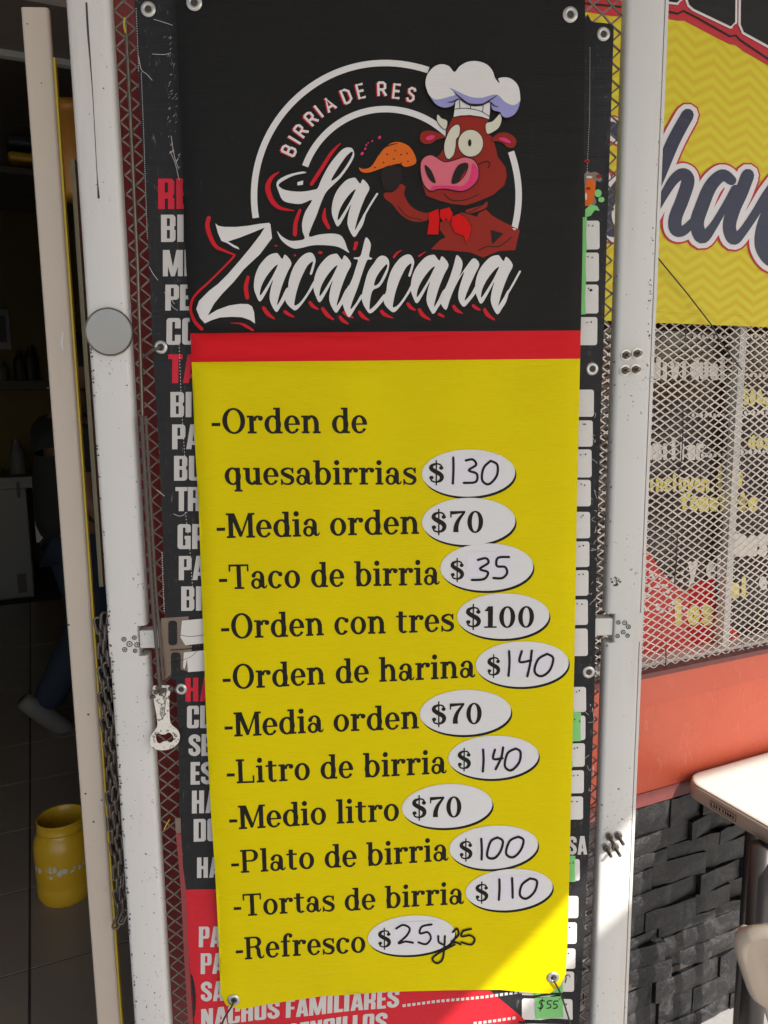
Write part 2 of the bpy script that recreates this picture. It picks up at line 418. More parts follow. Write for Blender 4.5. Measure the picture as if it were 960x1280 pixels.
def stroke(pts, w, k=5, caps=True, smooth=True, closed=False):
    """ribbon of quads; w one width or one per point"""
    ws = w if isinstance(w, (list, tuple)) else [w]*len(pts)
    p = [(a[0], a[1], b) for a, b in zip(pts, ws)]
    if smooth and len(p) > 2: p = crom(p, k, closed)
    n = len(p); L = []; Rr = []
    for i in range(n):
        a = p[(i-1) % n] if closed else p[max(i-1, 0)]; b = p[(i+1) % n] if closed else p[min(i+1, n-1)]
        dx, dy = b[0]-a[0], b[1]-a[1]; l = math.hypot(dx, dy) or 1; h = max(p[i][2], .001)/2
        L.append((p[i][0]-dy/l*h, p[i][1]+dx/l*h)); Rr.append((p[i][0]+dy/l*h, p[i][1]-dx/l*h))
    out = []
    for i in range(n if closed else n-1):
        j = (i+1) % n; out.append([L[i], Rr[i], Rr[j], L[j]])
    if not smooth:
        for q in p[1:-1]: out.append(disc(q[0], q[1], q[2]/2, n=10))
    if caps and not closed:
        for q in (p[0], p[-1]):
            if q[2] > .3 or True: out.append(disc(q[0], q[1], q[2]/2*.98, n=10))
    return out
def rect(x0, y0, x1, y1): return [[(x0, y0), (x1, y0), (x1, y1), (x0, y1)]]
def arc(cx, cy, rx, ry, a0, a1, sw, tw, n=None):
    """ring segment, width sw at the sides and tw at top and bottom; rx, ry outer radii"""
    n = n or max(4, int(abs(a1-a0)/14)); out = []; pr = None
    for i in range(n+1):
        a = R(a0+(a1-a0)*i/n); c, s_ = math.cos(a), math.sin(a)
        q = ((cx+rx*c, cy+ry*s_), (cx+(rx-sw)*c, cy+(ry-tw)*s_))
        if pr: out.append([pr[0], q[0], q[1], pr[1]])
        pr = q
    return out
# --- slab-serif alphabet (cap height 7, x-height 5)
def slab():
    S, T = 1.3, .56; g = {}
    def stem(x, y0, y1, bl=.45, br=.45, tl=.45, tr=0): 
        o = rect(x, y0, x+S, y1)
        if bl or br: o += rect(x-bl, y0, x+S+br, y0+T)
        if tl or tr: o += rect(x-tl, y1-T, x+S+tr, y1)
        return o
    g['o'] = (arc(2.6, 2.5, 2.35, 2.6, 0, 360, S, T), 5.2)
    g['O'] = (arc(3.5, 3.5, 3.2, 3.65, 0, 360, 1.35, T), 7.0)
    g['e'] = (arc(2.5, 2.5, 2.25, 2.6, 0, 300, S, T)+arc(2.5, 2.5, 2.25, 2.6, 300, 330, .9, T)+rect(.9, 2.35, 4.7, 2.8), 4.9)
    g['c'] = (arc(2.5, 2.5, 2.25, 2.6, 55, 325, S, T)+[disc(3.95, 4.05, .68)], 4.9)
    g['a'] = (arc(1.95, 1.45, 1.65, 1.55, 0, 360, .95, T)+rect(3.0, .6, 3.0+S, 3.6)+arc(2.4, 3.5, 1.8, 1.6, 0, 150, 1.1, T)+[disc(1.15, 3.75, .62)]+stroke([(3.6, .9), (4.1, .3), (4.7, .45), (4.95, .95)], [1.0, .6, .45, .3]), 5.15)
    g['b'] = (stem(.8, 0, 7.2, 0, 0, .6)+arc(3.0, 2.5, 2.35, 2.6, 0, 360, S, T), 5.7)
    g['d'] = (stem(3.5, 0, 7.2, 0, .6, .6)+arc(2.65, 2.5, 2.35, 2.6, 0, 360, S, T), 5.6)
    g['q'] = (stem(3.5, -2, 5, .5, .5, 0, 0)+rect(3.9, 4.5, 4.7, 5)+arc(2.65, 2.5, 2.35, 2.6, 0, 360, S, T), 5.6)
    g['i'] = (stem(.8, 0, 5, .5, .5, .6)+[disc(1.35, 6.5, .78)], 2.9)
    g['l'] = (stem(.8, 0, 7.2, .5, .5, .6), 2.9)
    g['h'] = (stem(.8, 0, 7.2, .5, .4, .6)+arc(3.1, 3.1, 1.95, 2.0, 0, 150, S, .75)+stem(3.85, 0, 3.3, .4, .5, 0), 5.9)
    g['n'] = (stem(.8, 0, 5, .5, .4, .6)+arc(3.1, 3.1, 1.95, 2.0, 0, 150, S, .75)+stem(3.85, 0, 3.3, .4, .5, 0), 5.9)
    g['u'] = (stem(.7, 1.6, 5, 0, 0, .6)+arc(2.6, 1.95, 1.9, 2.0, 180, 330, S, .75)+stem(3.6, 0, 5, 0, .6, .6), 5.6)
    g['r'] = (stem(.8, 0, 5, .5, .7, .6)+arc(3.2, 3.3, 1.5, 1.75, 60, 170, 1.0, .55)+[disc(4.0, 4.25, .72)], 4.75)
    g['f'] = (stem(1.1, 0, 5.6, .5, .7, 0)+arc(2.9, 5.5, 1.8, 1.85, 70, 180, S, .55)+[disc(3.55, 6.5, .66)]+rect(.3, 4.5, 3.3, 5), 3.9)
    g['t'] = (rect(1.0, 1.2, 1.0+S, 6.2)+arc(2.5, 1.4, 1.5, 1.5, 180, 320, S, .5)+rect(.2, 4.5, 3.5, 5), 3.9)
    sx = [(3.9, 3.75), (3.3, 4.7), (2.2, 4.8), (1.1, 4.25), (1.1, 3.4), (2.3, 2.7), (3.6, 2.0), (3.8, 1.1), (3.1, .35), (1.9, .25), (1.0, .7), (.7, 1.5)]
    g['s'] = (stroke(sx, [.35, .5, .6, .9, 1.1, 1.25, 1.2, 1.0, .7, .5, .5, .4])+rect(3.7, 3.4, 4.15, 5.05)+rect(.45, -.05, .9, 1.7), 4.6)
    g['M'] = (stem(.7, 0, 7, .6, .6, .6)+rect(.4, 6.5, 2.4, 7)+stem(6.3, 0, 7, .6, .6, 0, .6)+[[(1.0, 7), (2.5, 7), (4.45, 1.6), (3.75, .3)]]+[[(3.75, .3), (4.4, 1.7), (6.4, 7), (7.0, 7), (4.4, .3)]], 8.3)
    g['T'] = (stem(2.6, 0, 7, .8, .8, 0)+rect(.3, 6.45, 6.2, 7)+rect(.3, 5.0, .8, 7)+rect(5.7, 5.0, 6.2, 7), 6.5)
    g['L'] = (stem(.8, 0, 7, .6, .3, .6, .6)+rect(.8, 0, 5.6, .55)+rect(5.1, 0, 5.6, 2.2), 6.0)
    g['P'] = (stem(.8, 0, 7, .6, .7, .6, .2)+arc(3.6, 5.15, 2.1, 1.85, -95, 95, 1.3, T)+rect(1.5, 6.5, 3.6, 7)+rect(1.5, 3.3, 3.6, 3.8), 6.1)
    g['R'] = (stem(.8, 0, 7, .6, .5, .6, .2)+arc(3.6, 5.25, 2.1, 1.75, -95, 95, 1.3, T)+rect(1.5, 6.5, 3.6, 7)+rect(1.5, 3.5, 3.6, 4.0)+stroke([(3.9, 3.8), (4.6, 3.0), (4.8, 1.4), (5.3, .35), (6.1, .35), (6.4, .9)], [.9, 1.2, 1.25, .8, .45, .35]), 6.8)
    g['-'] = (rect(.3, 2.1, 2.7, 3.0), 3.0)
    g[' '] = ([], 2.7)
    sx = [(4.1, 5.2), (3.6, 6.2), (2.5, 6.5), (1.3, 6.0), (1.05, 5.0), (2.0, 4.1), (3.4, 3.2), (4.0, 2.2), (3.6, 1.0), (2.4, .5), (1.2, .9), (.8, 1.9)]
    g['$'] = (stroke(sx, [.4, .5, .55, .95, 1.2, 1.35, 1.35, 1.2, .95, .55, .5, .4])+[disc(3.85, 5.15, .62), disc(1.1, 1.95, .62)]+rect(2.25, -.6, 2.65, 7.7), 5.0)
    g['0'] = (arc(2.6, 3.4, 2.2, 3.5, 0, 360, 1.25, .5), 5.2)
    g['1'] = (rect(1.5, 0, 2.85, 6.9)+rect(.5, 0, 3.9, .5)+[[(.5, 5.4), (1.6, 6.9), (1.8, 6.9), (1.6, 5.3)]], 4.2)
    g['7'] = ([[(.6, 6.9), (4.8, 6.9), (4.8, 6.3), (.6, 5.75)]]+rect(.6, 4.9, 1.0, 6.9)+stroke([(4.5, 6.4), (3.0, 4.2), (2.3, 2.2), (2.2, .3)], [.6, 1.0, 1.3, 1.5], caps=False), 5.0)
    return g
# --- heavy condensed alphabet (cap height 7)
def heavy():
    g = {}; S = 1.45; T = 1.0; W = 3.6
    def rr(x0, y0, x1, y1, r=.8): # rounded ring outline as arcs + bars
        return (arc(x0+r, y1-r, r, r, 90, 180, r, r)+arc(x1-r, y1-r, r, r, 0, 90, r, r)+arc(x0+r, y0+r, r, r, 180, 270, r, r)+arc(x1-r, y0+r, r, r, 270, 360, r, r))
    def ring(x0, y0, x1, y1, l=1, r_=1, t_=1, b_=1):
        o = rr(x0, y0, x1, y1)
        if l: o += rect(x0, y0+.8, x0+S, y1-.8)
        if r_: o += rect(x1-S, y0+.8, x1, y1-.8)
        o += rect(x0+.8, y1-T, x1-.8, y1); o += rect(x0+.8, y0, x1-.8, y0+T); return o
    g['O'] = (ring(0, 0, W, 7), W+.45); g['D'] = (ring(0, 0, W, 7)+rect(0, 0, S, 7), W+.45)
    g['C'] = (rr(0, 0, W, 7)+rect(0, .8, S, 6.2)+rect(.8, 6, 2.8, 7)+rect(.8, 0, 2.8, 1)+rect(W-S, 4.3, W, 6.2)+rect(W-S, .8, W, 2.6), W+.4)
    g['G'] = (rr(0, 0, W, 7)+rect(0, .8, S, 6.2)+rect(.8, 6, 2.8, 7)+rect(.8, 0, 2.8, 1)+rect(W-S, 4.7, W, 6.2)+rect(W-S, .0, W, 3.6)+rect(1.9, 2.8, W, 3.7), W+.4)
    g['I'] = (rect(0, 0, S+.1, 7), S+.6)
    g['L'] = (rect(0, 0, S, 7)+rect(0, 0, 2.9, 1.15), 3.15)
    g['T'] = (rect(.95, 0, .95+S, 7)+rect(0, 5.85, 3.35, 7), 3.5)
    g['H'] = (rect(0, 0, S, 7)+rect(W-S, 0, W, 7)+rect(S-.1, 3, W-S+.1, 4.1), W+.45)
    g['N'] = (rect(0, 0, 1.3, 7)+rect(W-1.3, 0, W, 7)+[[(0, 7), (1.4, 7), (W, 0), (W-1.4, 0)]], W+.45)
    g['M'] = (rect(0, 0, 1.3, 7)+rect(3.9, 0, 5.2, 7)+[[(0, 7), (1.7, 7), (3.1, 0), (2.1, 0)], [(5.2, 7), (3.5, 7), (2.1, 0), (3.1, 0)]], 5.6)
    g['U'] = (rect(0, .8, S, 7)+rect(W-S, .8, W, 7)+arc(.8, .8, .8, .8, 180, 270, .8, .8)+arc(W-.8, .8, .8, .8, 270, 360, .8, .8)+rect(.8, 0, W-.8, 1), W+.45)
    g['E'] = (rect(0, 0, S, 7)+rect(0, 0, 2.8, 1.1)+rect(0, 5.9, 2.8, 7)+rect(0, 3, 2.6, 4.05), 3.2)
    g['F'] = (rect(0, 0, S, 7)+rect(0, 5.9, 2.8, 7)+rect(0, 3, 2.6, 4.05), 3.1)
    g['P'] = (rect(0, 0, S, 7)+arc(2.7, 6.1, .9, .9, 0, 90, .9, .9)+arc(2.7, 3.8, .9, .9, 270, 360, .9, .9)+rect(2.2, 3.8, W, 6.1)+rect(S-.1, 6.1, 2.8, 7)+rect(S-.1, 2.9, 2.8, 3.8), W+.25)
    g['B'] = (rect(0, 0, S, 7)+rect(2.2, .9, W, 3.1)+rect(2.2, 4.1, W, 6.1)+arc(2.7, 6.1, .9, .9, 0, 90, .9, .9)+arc(2.7, .9, .9, .9, 270, 360, .9, .9)+rect(S-.1, 6.1, 2.8, 7)+rect(S-.1, 0, 2.8, .9)+rect(S-.1, 3.1, 3.3, 4.1), W+.45)
    g['R'] = (g['P'][0][:]+rect(2.2, 0, W, 2.5)+rect(S-.1, 2.4, 3.3, 3.4), W+.45)
    g['A'] = ([[(0, 0), (1.4, 0), (2.3, 7), (1.1, 7)], [(3.9, 0), (2.5, 0), (1.6, 7), (2.8, 7)]]+rect(1.0, 1.2, 2.9, 2.3), 4.1)
    g['S'] = (stroke([(2.95, 4.6), (2.9, 5.8), (1.8, 6.35), (.75, 5.7), (.8, 4.5), (1.8, 3.6), (2.85, 2.5), (2.85, 1.2), (1.8, .6), (.7, 1.2), (.65, 2.4)], [1.3, 1.35, 1.25, 1.4, 1.4, 1.35, 1.4, 1.4, 1.25, 1.35, 1.3], caps=False), W+.4)
    g['.'] = (rect(0, 0, .8, 1.0), 1.45)
    g[' '] = ([], 1.6)
    return g
SLAB, HEAVY = slab(), heavy()
GC = {}
def glyph(font, fid, ch):
    if (fid, ch) not in GC:
        p = font[ch][0]; GC[(fid, ch)] = unite(p) if p else ([], [])
    return GC[(fid, ch)] + (font[ch][1],)
def text_uv(font, fid, s, a, b, h, lean=0.):
    """glyph triangles between baseline ends a and b (u, z), cap height h"""
    tot = sum(font[c][1] for c in s)-(.2 if s[-1] != ' ' else 0); V = []; F_ = []; x = 0
    dx, dy = (b[0]-a[0])/tot, (b[1]-a[1])/tot
    for c in s:
        v, f, adv = glyph(font, fid, c); n = len(V)
        V += [(a[0]+dx*(x+p[0])+lean*p[1]*h/7, a[1]+dy*(x+p[0])+p[1]*h/7) for p in v]
        F_ += [tuple(i+n for i in t) for t in f]; x += adv
    return V, F_
def lay(name, uvtri, surf, layer, mat, parent, flipn=False, **k):
    V, F_ = uvtri
    if not V: return None
    P = [surf(u, z, layer) for u, z in V]
    # keep the printed side facing the street
    f = []
    for t in F_:
        a, b, c = (V[i] for i in t)
        s = (b[0]-a[0])*(c[1]-a[1])-(c[0]-a[0])*(b[1]-a[1])
        f.append(t if s > 0 else t[::-1])
    return mesh(name, P, f, mat, parent, uvs=V, **k)
def merge(*parts):
    V = []; F_ = []
    for v, f in parts:
        n = len(V); V += v; F_ += [tuple(i+n for i in t) for t in f]
    return V, F_
def grid_pts(x0, x1, y0, y1, s):
    return [(x0+s*(i+.5), y0+s*(j+.5)) for i in range(int((x1-x0)/s)) for j in range(int((y1-y0)/s))]
LY = .00042
# ================================================================== large structure
GZ = -.22                                     # street level; the shop floor is one step up at z = 0
def sheet(name, x0, x1, y0, y1, z, mat, kind='structure', n=1):
    return mesh(name, [(x0,y0,z), (x1,y0,z), (x1,y1,z), (x0,y1,z)], [(0,1,2,3)], mat, kind=kind)
sheet('ground', -200, 200, -200, 200, GZ, 'concrete')
# ---- shop front
fw_ = thing('shop_front_wall', WF.P(.8, GZ, -.1), 'red plastered shop front wall with black painted stone base, behind the gate', 'wall')
UL = WF.px(134, 600)[0]                                    # doorway jamb
def wbox(name, u0, u1, z0, z1, w0, w1, mat, par=fw_, bevel=0, **k):
    b = MB(); b.box(WF, u0, u1, z0, z1, w0, w1); return b.build(name, mat, par, bevel=bevel, **k)
WU0, WU1, WZ0, WZ1 = .42, 2.35, .835, 1.80     # window opening
wbox('lintel', -1.35, UL, 2.16, 3.2, -.16, 0, 'facade')
wbox('wall_section', UL, 4.0, WZ1, 2.75, -.16, 0, 'shadedred')
wbox('wall_section', UL, 4.0, 2.75, 3.2, -.16, 0, 'facade')
wbox('wall_section', UL, WU0, GZ, WZ1, -.16, 0, 'shadedred')  # shade behind the gate painted in as a darker red
wbox('wall_section', WU1, 4.0, .505, WZ1, -.16, 0, 'plaster')
wbox('wall_section', WU0, WU1, .505, WZ0, -.16, 0, 'plaster')
wbox('wall_section', -4.0, -1.35, GZ, 3.2, -.16, 0, 'facade')
wbox('stone_backing', WU0, 4.0, GZ, .503, -.16, -.03, 'mortar')
wbox('maroon_band', WU0+.002, 4.0, .488, .523, -.02, .006, 'maroon', bevel=.002)
wbox('step', -1.35, UL, GZ, -.004, -.5, .0, 'concrete')
# plaster shelf under the window: a shallow slope with a rounded line
b = MB(); P = WF.P
b.hexa([P(WU0,.760,-.002), P(WU0,.760,.022), P(WU1,.760,.022), P(WU1,.760,-.002), P(WU0,.828,-.002), P(WU0,.828,.006), P(WU1,.828,.006), P(WU1,.828,-.002)])
b.build('plaster_ledge', 'plaster', fw_, bevel=.003)
# black painted ledge stones, each its own piece
rs = random.Random(11)
z = GZ+.005; row = 0
while z < .47:
    h = rs.uniform(.032, .075)
    if z+h > .455: h = .484-z
    u = .60-rs.uniform(0, .12)
    while u < 2.5:
        L = rs.uniform(.08, .26)
        x0, x1, z0, z1 = u+.0015, u+L-.0015, z+.0015, z+h-.0015
        d = rs.uniform(-.0035, .0045); nx, nz = 5, 3; v = []; f = []
        tilt = rs.uniform(-.007, .007)
        jz = [[rs.uniform(-.005, .005) for _ in range(nx+1)] for _ in range(2)]
        for j in range(nz+1):
            for i in range(nx+1):
                a, c = i/nx, j/nz; ed = min(a, 1-a)*nx; ec = min(c, 1-c)*nz
                ww = d + (0 if min(ed, ec) < .5 else rs.uniform(.0035, .0085)) + tilt*(a-.5)*2
                zz = z0+(z1-z0)*c
                if j == 0: zz += jz[0][i]*.6
                if j == nz: zz += jz[1][i]*.6
                v.append(P(x0+(x1-x0)*a+(rs.uniform(-.005, .005) if 0 < i < nx else 0), zz+(rs.uniform(-.004, .004) if 0 < j < nz else 0), ww))
        for j in range(nz):
            for i in range(nx): q = j*(nx+1)+i; f.append((q, q+1, q+nx+2, q+nx+1))
        n0 = len(v); back = []
        ring = [(i, 0) for i in range(nx+1)]+[(nx, j) for j in range(1, nz+1)]+[(i, nz) for i in range(nx-1, -1, -1)]+[(0, j) for j in range(nz-1, 0, -1)]
        for i, j in ring:
            q = v[j*(nx+1)+i]; v.append(q-WF.n*.04)
        for k in range(len(ring)):
            a = ring[k]; c = ring[(k+1) % len(ring)]
            f.append((a[1]*(nx+1)+a[0], n0+k, n0+(k+1) % len(ring), c[1]*(nx+1)+c[0]))
        mesh('stone', v, f, 'stone', fw_, smooth=True).data.set_sharp_from_angle(angle=R(48))
        u += L
    z += h; row += 1
# ---- interior room behind the doorway
wbox('floor', -4.2, 2.5, -.02, -.003, -6.4, -.0, 'grout', None); o = bpy.data.objects['floor']; tag(o, kind='structure')
TS = .375; tm = None
UT0, DT0 = None, None
q = onz(2, 1250, 0)-WF.o; q2 = onz(58, 940, 0)-WF.o
ut = (q.dot(WF.u)+q2.dot(WF.u))/2
dt = -(onz(0, 1120, 0)-WF.o).dot(WF.n)
for i in range(-8, 3):
    for j in range(-2, 10):
        d0 = dt+j*TS
        if d0 < .17: continue
        if tm is None:
            b = MB(); b.box(WF, 0, TS-.007, 0, .004, -(TS-.007), 0); vs = [v-WF.P(0, 0, 0) for v in b.v]
            tm = bpy.data.meshes.new('tile'); tm.from_pydata(vs, [], b.f); tm.materials.append(MT['tile'])
        t_ = bpy.data.objects.new('tile', tm); COL.objects.link(t_); t_.parent = o
        pw = WF.P(ut+i*TS+.0035, -.004, -d0-.0035)
        t_.location = pw-o.location
def setting(name, u0, u1, z0, z1, w0, w1, mat):
    x = wbox(name, u0, u1, z0, z1, w0, w1, mat, None); tag(x, kind='structure'); return x
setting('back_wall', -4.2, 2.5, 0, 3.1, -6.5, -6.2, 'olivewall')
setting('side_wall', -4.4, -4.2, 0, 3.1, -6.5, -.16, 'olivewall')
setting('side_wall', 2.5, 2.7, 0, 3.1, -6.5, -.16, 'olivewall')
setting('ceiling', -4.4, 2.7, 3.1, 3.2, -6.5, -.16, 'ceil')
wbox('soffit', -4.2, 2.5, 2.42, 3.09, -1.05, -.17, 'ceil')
wbox('soffit_edge', -4.2, 2.5, 2.405, 2.425, -1.075, -1.052, 'mullion')
# ---- unseen canvas awning, added and cut to shape the sun and shade below
AZ = 2.95
def shade(p): t = (AZ-p.z)/SUN.z; return p+SUN*t
def gpx(x, y, w=0): u, z_ = GF.px(x, y, w); return GF.P(u, z_, w)
A, B = shade(gpx(600, 1240, .02)), shade(gpx(790, 1025, 0))
dr = (B-A).normalized()
def toW(p): q = p-WF.o; return q.dot(WF.u), q.dot(WF.n)
au, aw = toW(A); bu, bw = toW(B)
def line_at(w): t = (w-aw)/(bw-aw); return au+(bu-au)*t
aw0, aw1 = .06, 4.3
b = MB()
def slab_poly(b, pts, z0, z1):
    n = len(pts); v = [Vector((p.x, p.y, z0)) for p in pts]+[Vector((p.x, p.y, z1)) for p in pts]
    b.add(v, [tuple(reversed(range(n))), tuple(range(n, 2*n))]+[(i, (i+1) % n, n+(i+1) % n, n+i) for i in range(n)])
aw_ = thing('shade_awning', WF.P(.5, AZ, 0), 'unseen pale canvas awning added above the gate to shade the shop front', 'awning')
dr.z = 0; dr.normalize()
far = A-dr*2.6; K1 = B+dr*.02; K2 = Vector((2.57, -.78, 0)); K3 = Vector((4.6, .20, 0))  # edge bent so the table stays sunlit and the wall shaded
slab_poly(b, [WF.P(-3.2, 0, aw0), WF.P(-3.2, 0, 4.3), far, A, K1, K2, K3, WF.P(toW(K3)[0], 0, aw0)], AZ, AZ+.004)
flip_fix(b.build('shade_canvas', 'awning', aw_))
b = MB(); A2 = shade(gpx(600, 1315, .02)); B2 = shade(gpx(803, 1112, 0))  # unseen strip added only to cast the lower shadow edge on the stile
slab_poly(b, [A2, B2, B2+Vector((.42, -.30, 0)), B2+Vector((.42, -.62, 0)), A2+Vector((.10, -.62, 0))], AZ-.01, AZ-.006)
flip_fix(b.build('sun_blocker', 'awning', aw_))
b = MB(); b.tube([WF.P(-3.2, AZ-.03, aw0+.02), WF.P(toW(K3)[0], AZ-.03, aw0+.02)], .018); b.build('added_awning_rail', 'steel', aw_)
b = MB(); b.tube([WF.P(-3.15, GZ, 4.2), WF.P(-3.15, AZ-.01, 4.2)], .022); b.build('added_awning_post', 'steel', aw_)
# ================================================================== window behind its security mesh
wn = thing('barred_window', WF.P(1.3, WZ0, -.05), 'shop window behind diamond security mesh with faded menu lettering on dark glass', 'window')
wbox('pane', WU0, WU1, WZ0, WZ1, -.075, -.068, 'glass', wn)
wbox('sill_angle', WU0, WU1, WZ0-.008, WZ0+.004, -.02, .016, 'maroon', wn)
wbox('inner_sill', WU0, WU1, WZ0+.001, WZ0+.012, -.067, -.021, 'wprint', wn)
def expanded(b, fr, u0, u1, z0, z1, pu, pz, w, sw, th):
    """expanded steel: zigzag strands meeting in diamonds"""
    nu = int((u1-u0)/(pu/2)+.01); nz = int((z1-z0)/(pz/2))
    rj = random.Random(21); J = [[(rj.gauss(0, sw*.22), rj.gauss(0, sw*.22)) for _ in range(nz+2)] for _ in range(nu+2)]
    bend = lambda u, z: (.0016*math.sin(z*9+u*4)+.0010*math.sin(z*23-u*11), .0016*math.sin(u*13+z*5)+.0010*math.sin(u*31+z*2))
    for j in range(nz):
        for i in range(nu):
            if (i+j) % 2 == 0: a = (u0+i*pu/2, z0+j*pz/2); c = (u0+(i+1)*pu/2, z0+(j+1)*pz/2)
            else: a = (u0+i*pu/2, z0+(j+1)*pz/2); c = (u0+(i+1)*pu/2, z0+j*pz/2)
            (ja, jc) = ((J[i][j], J[i+1][j+1]) if (i+j) % 2 == 0 else (J[i][j+1], J[i+1][j])); ba, bc = bend(*a), bend(*c)
            a = (a[0]+ja[0]+ba[0], a[1]+ja[1]+ba[1]); c = (c[0]+jc[0]+bc[0], c[1]+jc[1]+bc[1])
            du, dz = c[0]-a[0], c[1]-a[1]; l = math.hypot(du, dz); nu_, nz_ = -dz/l*sw/2, du/l*sw/2
            e = .0006
            pts = []
            for ww in (w, w+th):
                k = (ww-w)/th*0.0
                pts.append([fr.P(a[0]+nu_, a[1]+nz_, ww), fr.P(a[0]-nu_, a[1]-nz_, ww), fr.P(c[0]-nu_, c[1]-nz_, ww), fr.P(c[0]+nu_, c[1]+nz_, ww)])
            n = len(b.v); b.v += pts[0]+pts[1]
            b.f += [(n+4, n+5, n+6, n+7), (n+0, n+4, n+7, n+3), (n+5, n+1, n+2, n+6)]
a0 = WF.px(830, 600)[0]
b = MB(); expanded(b, WF, WU0, WU1, WZ0+.002, WZ1, .0345, .0192, -.008, .0027, .0022); b.build('security_mesh', 'winmesh', wn, kind='stuff')
m0 = WF.px(921, 405, -.035)[0]; m1 = WF.px(901, 820, -.035)[0]
wbox('mullion', m1-.002, m1+.021, WZ0+.012, WZ1, -.05, -.03, 'mullion', wn)
wbox('mullion', WU0+.001, WU0+.03, WZ0+.012, WZ1, -.05, -.03, 'mullion', wn)
def wsurf(w): return lambda u, z, l: WF.P(u, z, w+l*LY)
def wpx(x, y, w): return WF.px(x, y, w)
def mapped(polys, fr, w, T=None): return [[fr.px(*(T(*q) if T else q), w) for q in p] for p in polys]
GW = -.068
def wtext(s, a, b_, cap, mat, layer=2, font=SLAB, fid='s', par=wn, w=GW):
    A_, B_ = WF.px(*a, w), WF.px(*b_, w); C_ = WF.px(a[0], a[1]-cap, w)
    return lay('lettering', text_uv(font, fid, s, A_, B_, C_[1]-A_[1]), wsurf(w), layer, mat, par)
def hstrokes(S, x, y, hh, ww, w, mat, par=wn, layer=2, sk=0.0, lw=.22):
    """simple upright strokes of painted lettering (px of photo)"""
    polys = []
    cx_ = x
    for g_ in S:
        for st_ in HAND[g_]:
            polys += stroke([(cx_+q[0]*ww+q[1]*sk, y-q[1]*hh) for q in st_], lw*hh)
        cx_ += ww*1.25
    lay('lettering', unite(mapped(polys, WF, w)), wsurf(w), layer, mat, par)
HAND = {'i': [[(.3, 0), (.3, .7)]], 'n': [[(0, 0), (0, .7)], [(0, .5), (.4, .7), (.7, .5), (.7, 0)]], 'c': [[(.8, .6), (.4, .7), (.1, .35), (.4, 0), (.8, .1)]],
 'l': [[(.3, 0), (.3, 1)]], 'u': [[(0, .7), (0, .2), (.35, 0), (.7, .2), (.7, .7)]], 'y': [[(0, .7), (.35, .1)], [(.8, .7), (.1, -.4)]], 'e': [[(.05, .35), (.75, .4), (.4, .7), (.05, .35), (.4, 0), (.8, .1)]],
 'o': [[(.4, .7), (.05, .35), (.4, 0), (.75, .35), (.4, .7)]], 'g': [[(.7, .65), (.2, .6), (.1, .3), (.6, .2), (.7, .7), (.65, -.2), (.1, -.3)]], '.': [[(.3, 0), (.34, .05)]], 'd': [[(.7, .6), (.2, .6), (.1, .2), (.6, .1), (.7, 1), (.7, 0)]],
 'a': [[(.7, .6), (.2, .6), (.1, .2), (.5, .02), (.7, .6), (.7, 0)]], 's': [[(.7, .6), (.3, .7), (.15, .5), (.6, .25), (.5, 0), (.1, .08)]], 't': [[(.35, .95), (.35, 0)], [(.05, .65), (.7, .65)]], 'm': [[(0, 0), (0, .7)], [(0, .55), (.3, .68), (.4, 0)], [(.4, .55), (.7, .68), (.8, 0)]],
 'r': [[(.1, 0), (.1, .7)], [(.1, .45), (.4, .7), (.7, .62)]], '1': [[(.3, 0), (.3, 1)]], ' ': []}
HAND.update({'I': [[(.3, 0), (.3, 1)]], 'v': [[(0, .7), (.35, 0), (.7, .7)]], 'f': [[(.7, .9), (.4, .95), (.3, .7), (.3, 0)], [(.05, .6), (.6, .6)]], '5': [[(.7, 1), (.15, 1), (.1, .55), (.6, .55), (.7, .2), (.4, 0), (.05, .1)]], '0': [[(.4, 1), (.1, .5), (.4, 0), (.7, .5), (.4, 1)]]})
hstrokes('Individual', 792, 473, 26, 9.6, GW, 'wprint', lw=.2)
hstrokes('familiar', 796, 573, 24, 8.6, GW, 'wprint', lw=.2)
hstrokes('500', 929, 505, 17, 7, GW, 'yprint', lw=.22)
hstrokes('g', 953, 507, 14, 8, GW, 'yprint')
hstrokes('incluyen..', 812, 613, 19, 7.6, GW, 'yprint')
hstrokes('1 s', 897, 607, 22, 9, GW, 'yprint')
hstrokes('tomates', 852, 637, 20, 9.5, GW, 'yprint', lw=.26)
hstrokes('te', 925, 637, 20, 9.5, GW, 'yprint', lw=.26)
hstrokes('dos', 936, 560, 16, 8, GW, 'yprint', lw=.26)
hstrokes('y el', 862, 722, 26, 9, GW, 'wprint', sk=.25, lw=.2)
hstrokes('mas', 921, 692, 30, 11, GW, 'wprint', sk=.3, lw=.25)
hstrokes('los', 843, 778, 26, 14, GW, 'yprint', layer=4, lw=.3)
hstrokes('al', 914, 745, 22, 10, GW, 'yprint', lw=.25)
hstrokes('el', 950, 735, 18, 8, GW, 'wprint', lw=.25)
pol = []
for (x0, x1, y) in ((868, 908, 421), (928, 960, 420), (928, 962, 469), (866, 908, 519), (926, 962, 516), (872, 906, 569), (922, 962, 565)):
    x = x0
    while x < x1: pol.append(disc(x, y, 2.0, 2.6, 8)); x += 5.4
lay('dotted_line', unite(mapped(pol, WF, GW)), wsurf(GW), 2, 'wprint', wn)
lay('red_print', unite(mapped([[(780, 670), (812, 690), (826, 715), (850, 735), (888, 748), (900, 770), (895, 800), (890, 850), (780, 870)], [(905, 780), (918, 785), (930, 812), (908, 822)]], WF, GW)), wsurf(GW), 1, 'rprint', wn)
pol = []
for k in range(46):
    x = rs.uniform(795, 856); y = rs.uniform(715, 765); pol.append(disc(x, y, rs.uniform(1.5, 3.4), rs.uniform(1.2, 2.8), 7, rs.uniform(0, 3)))
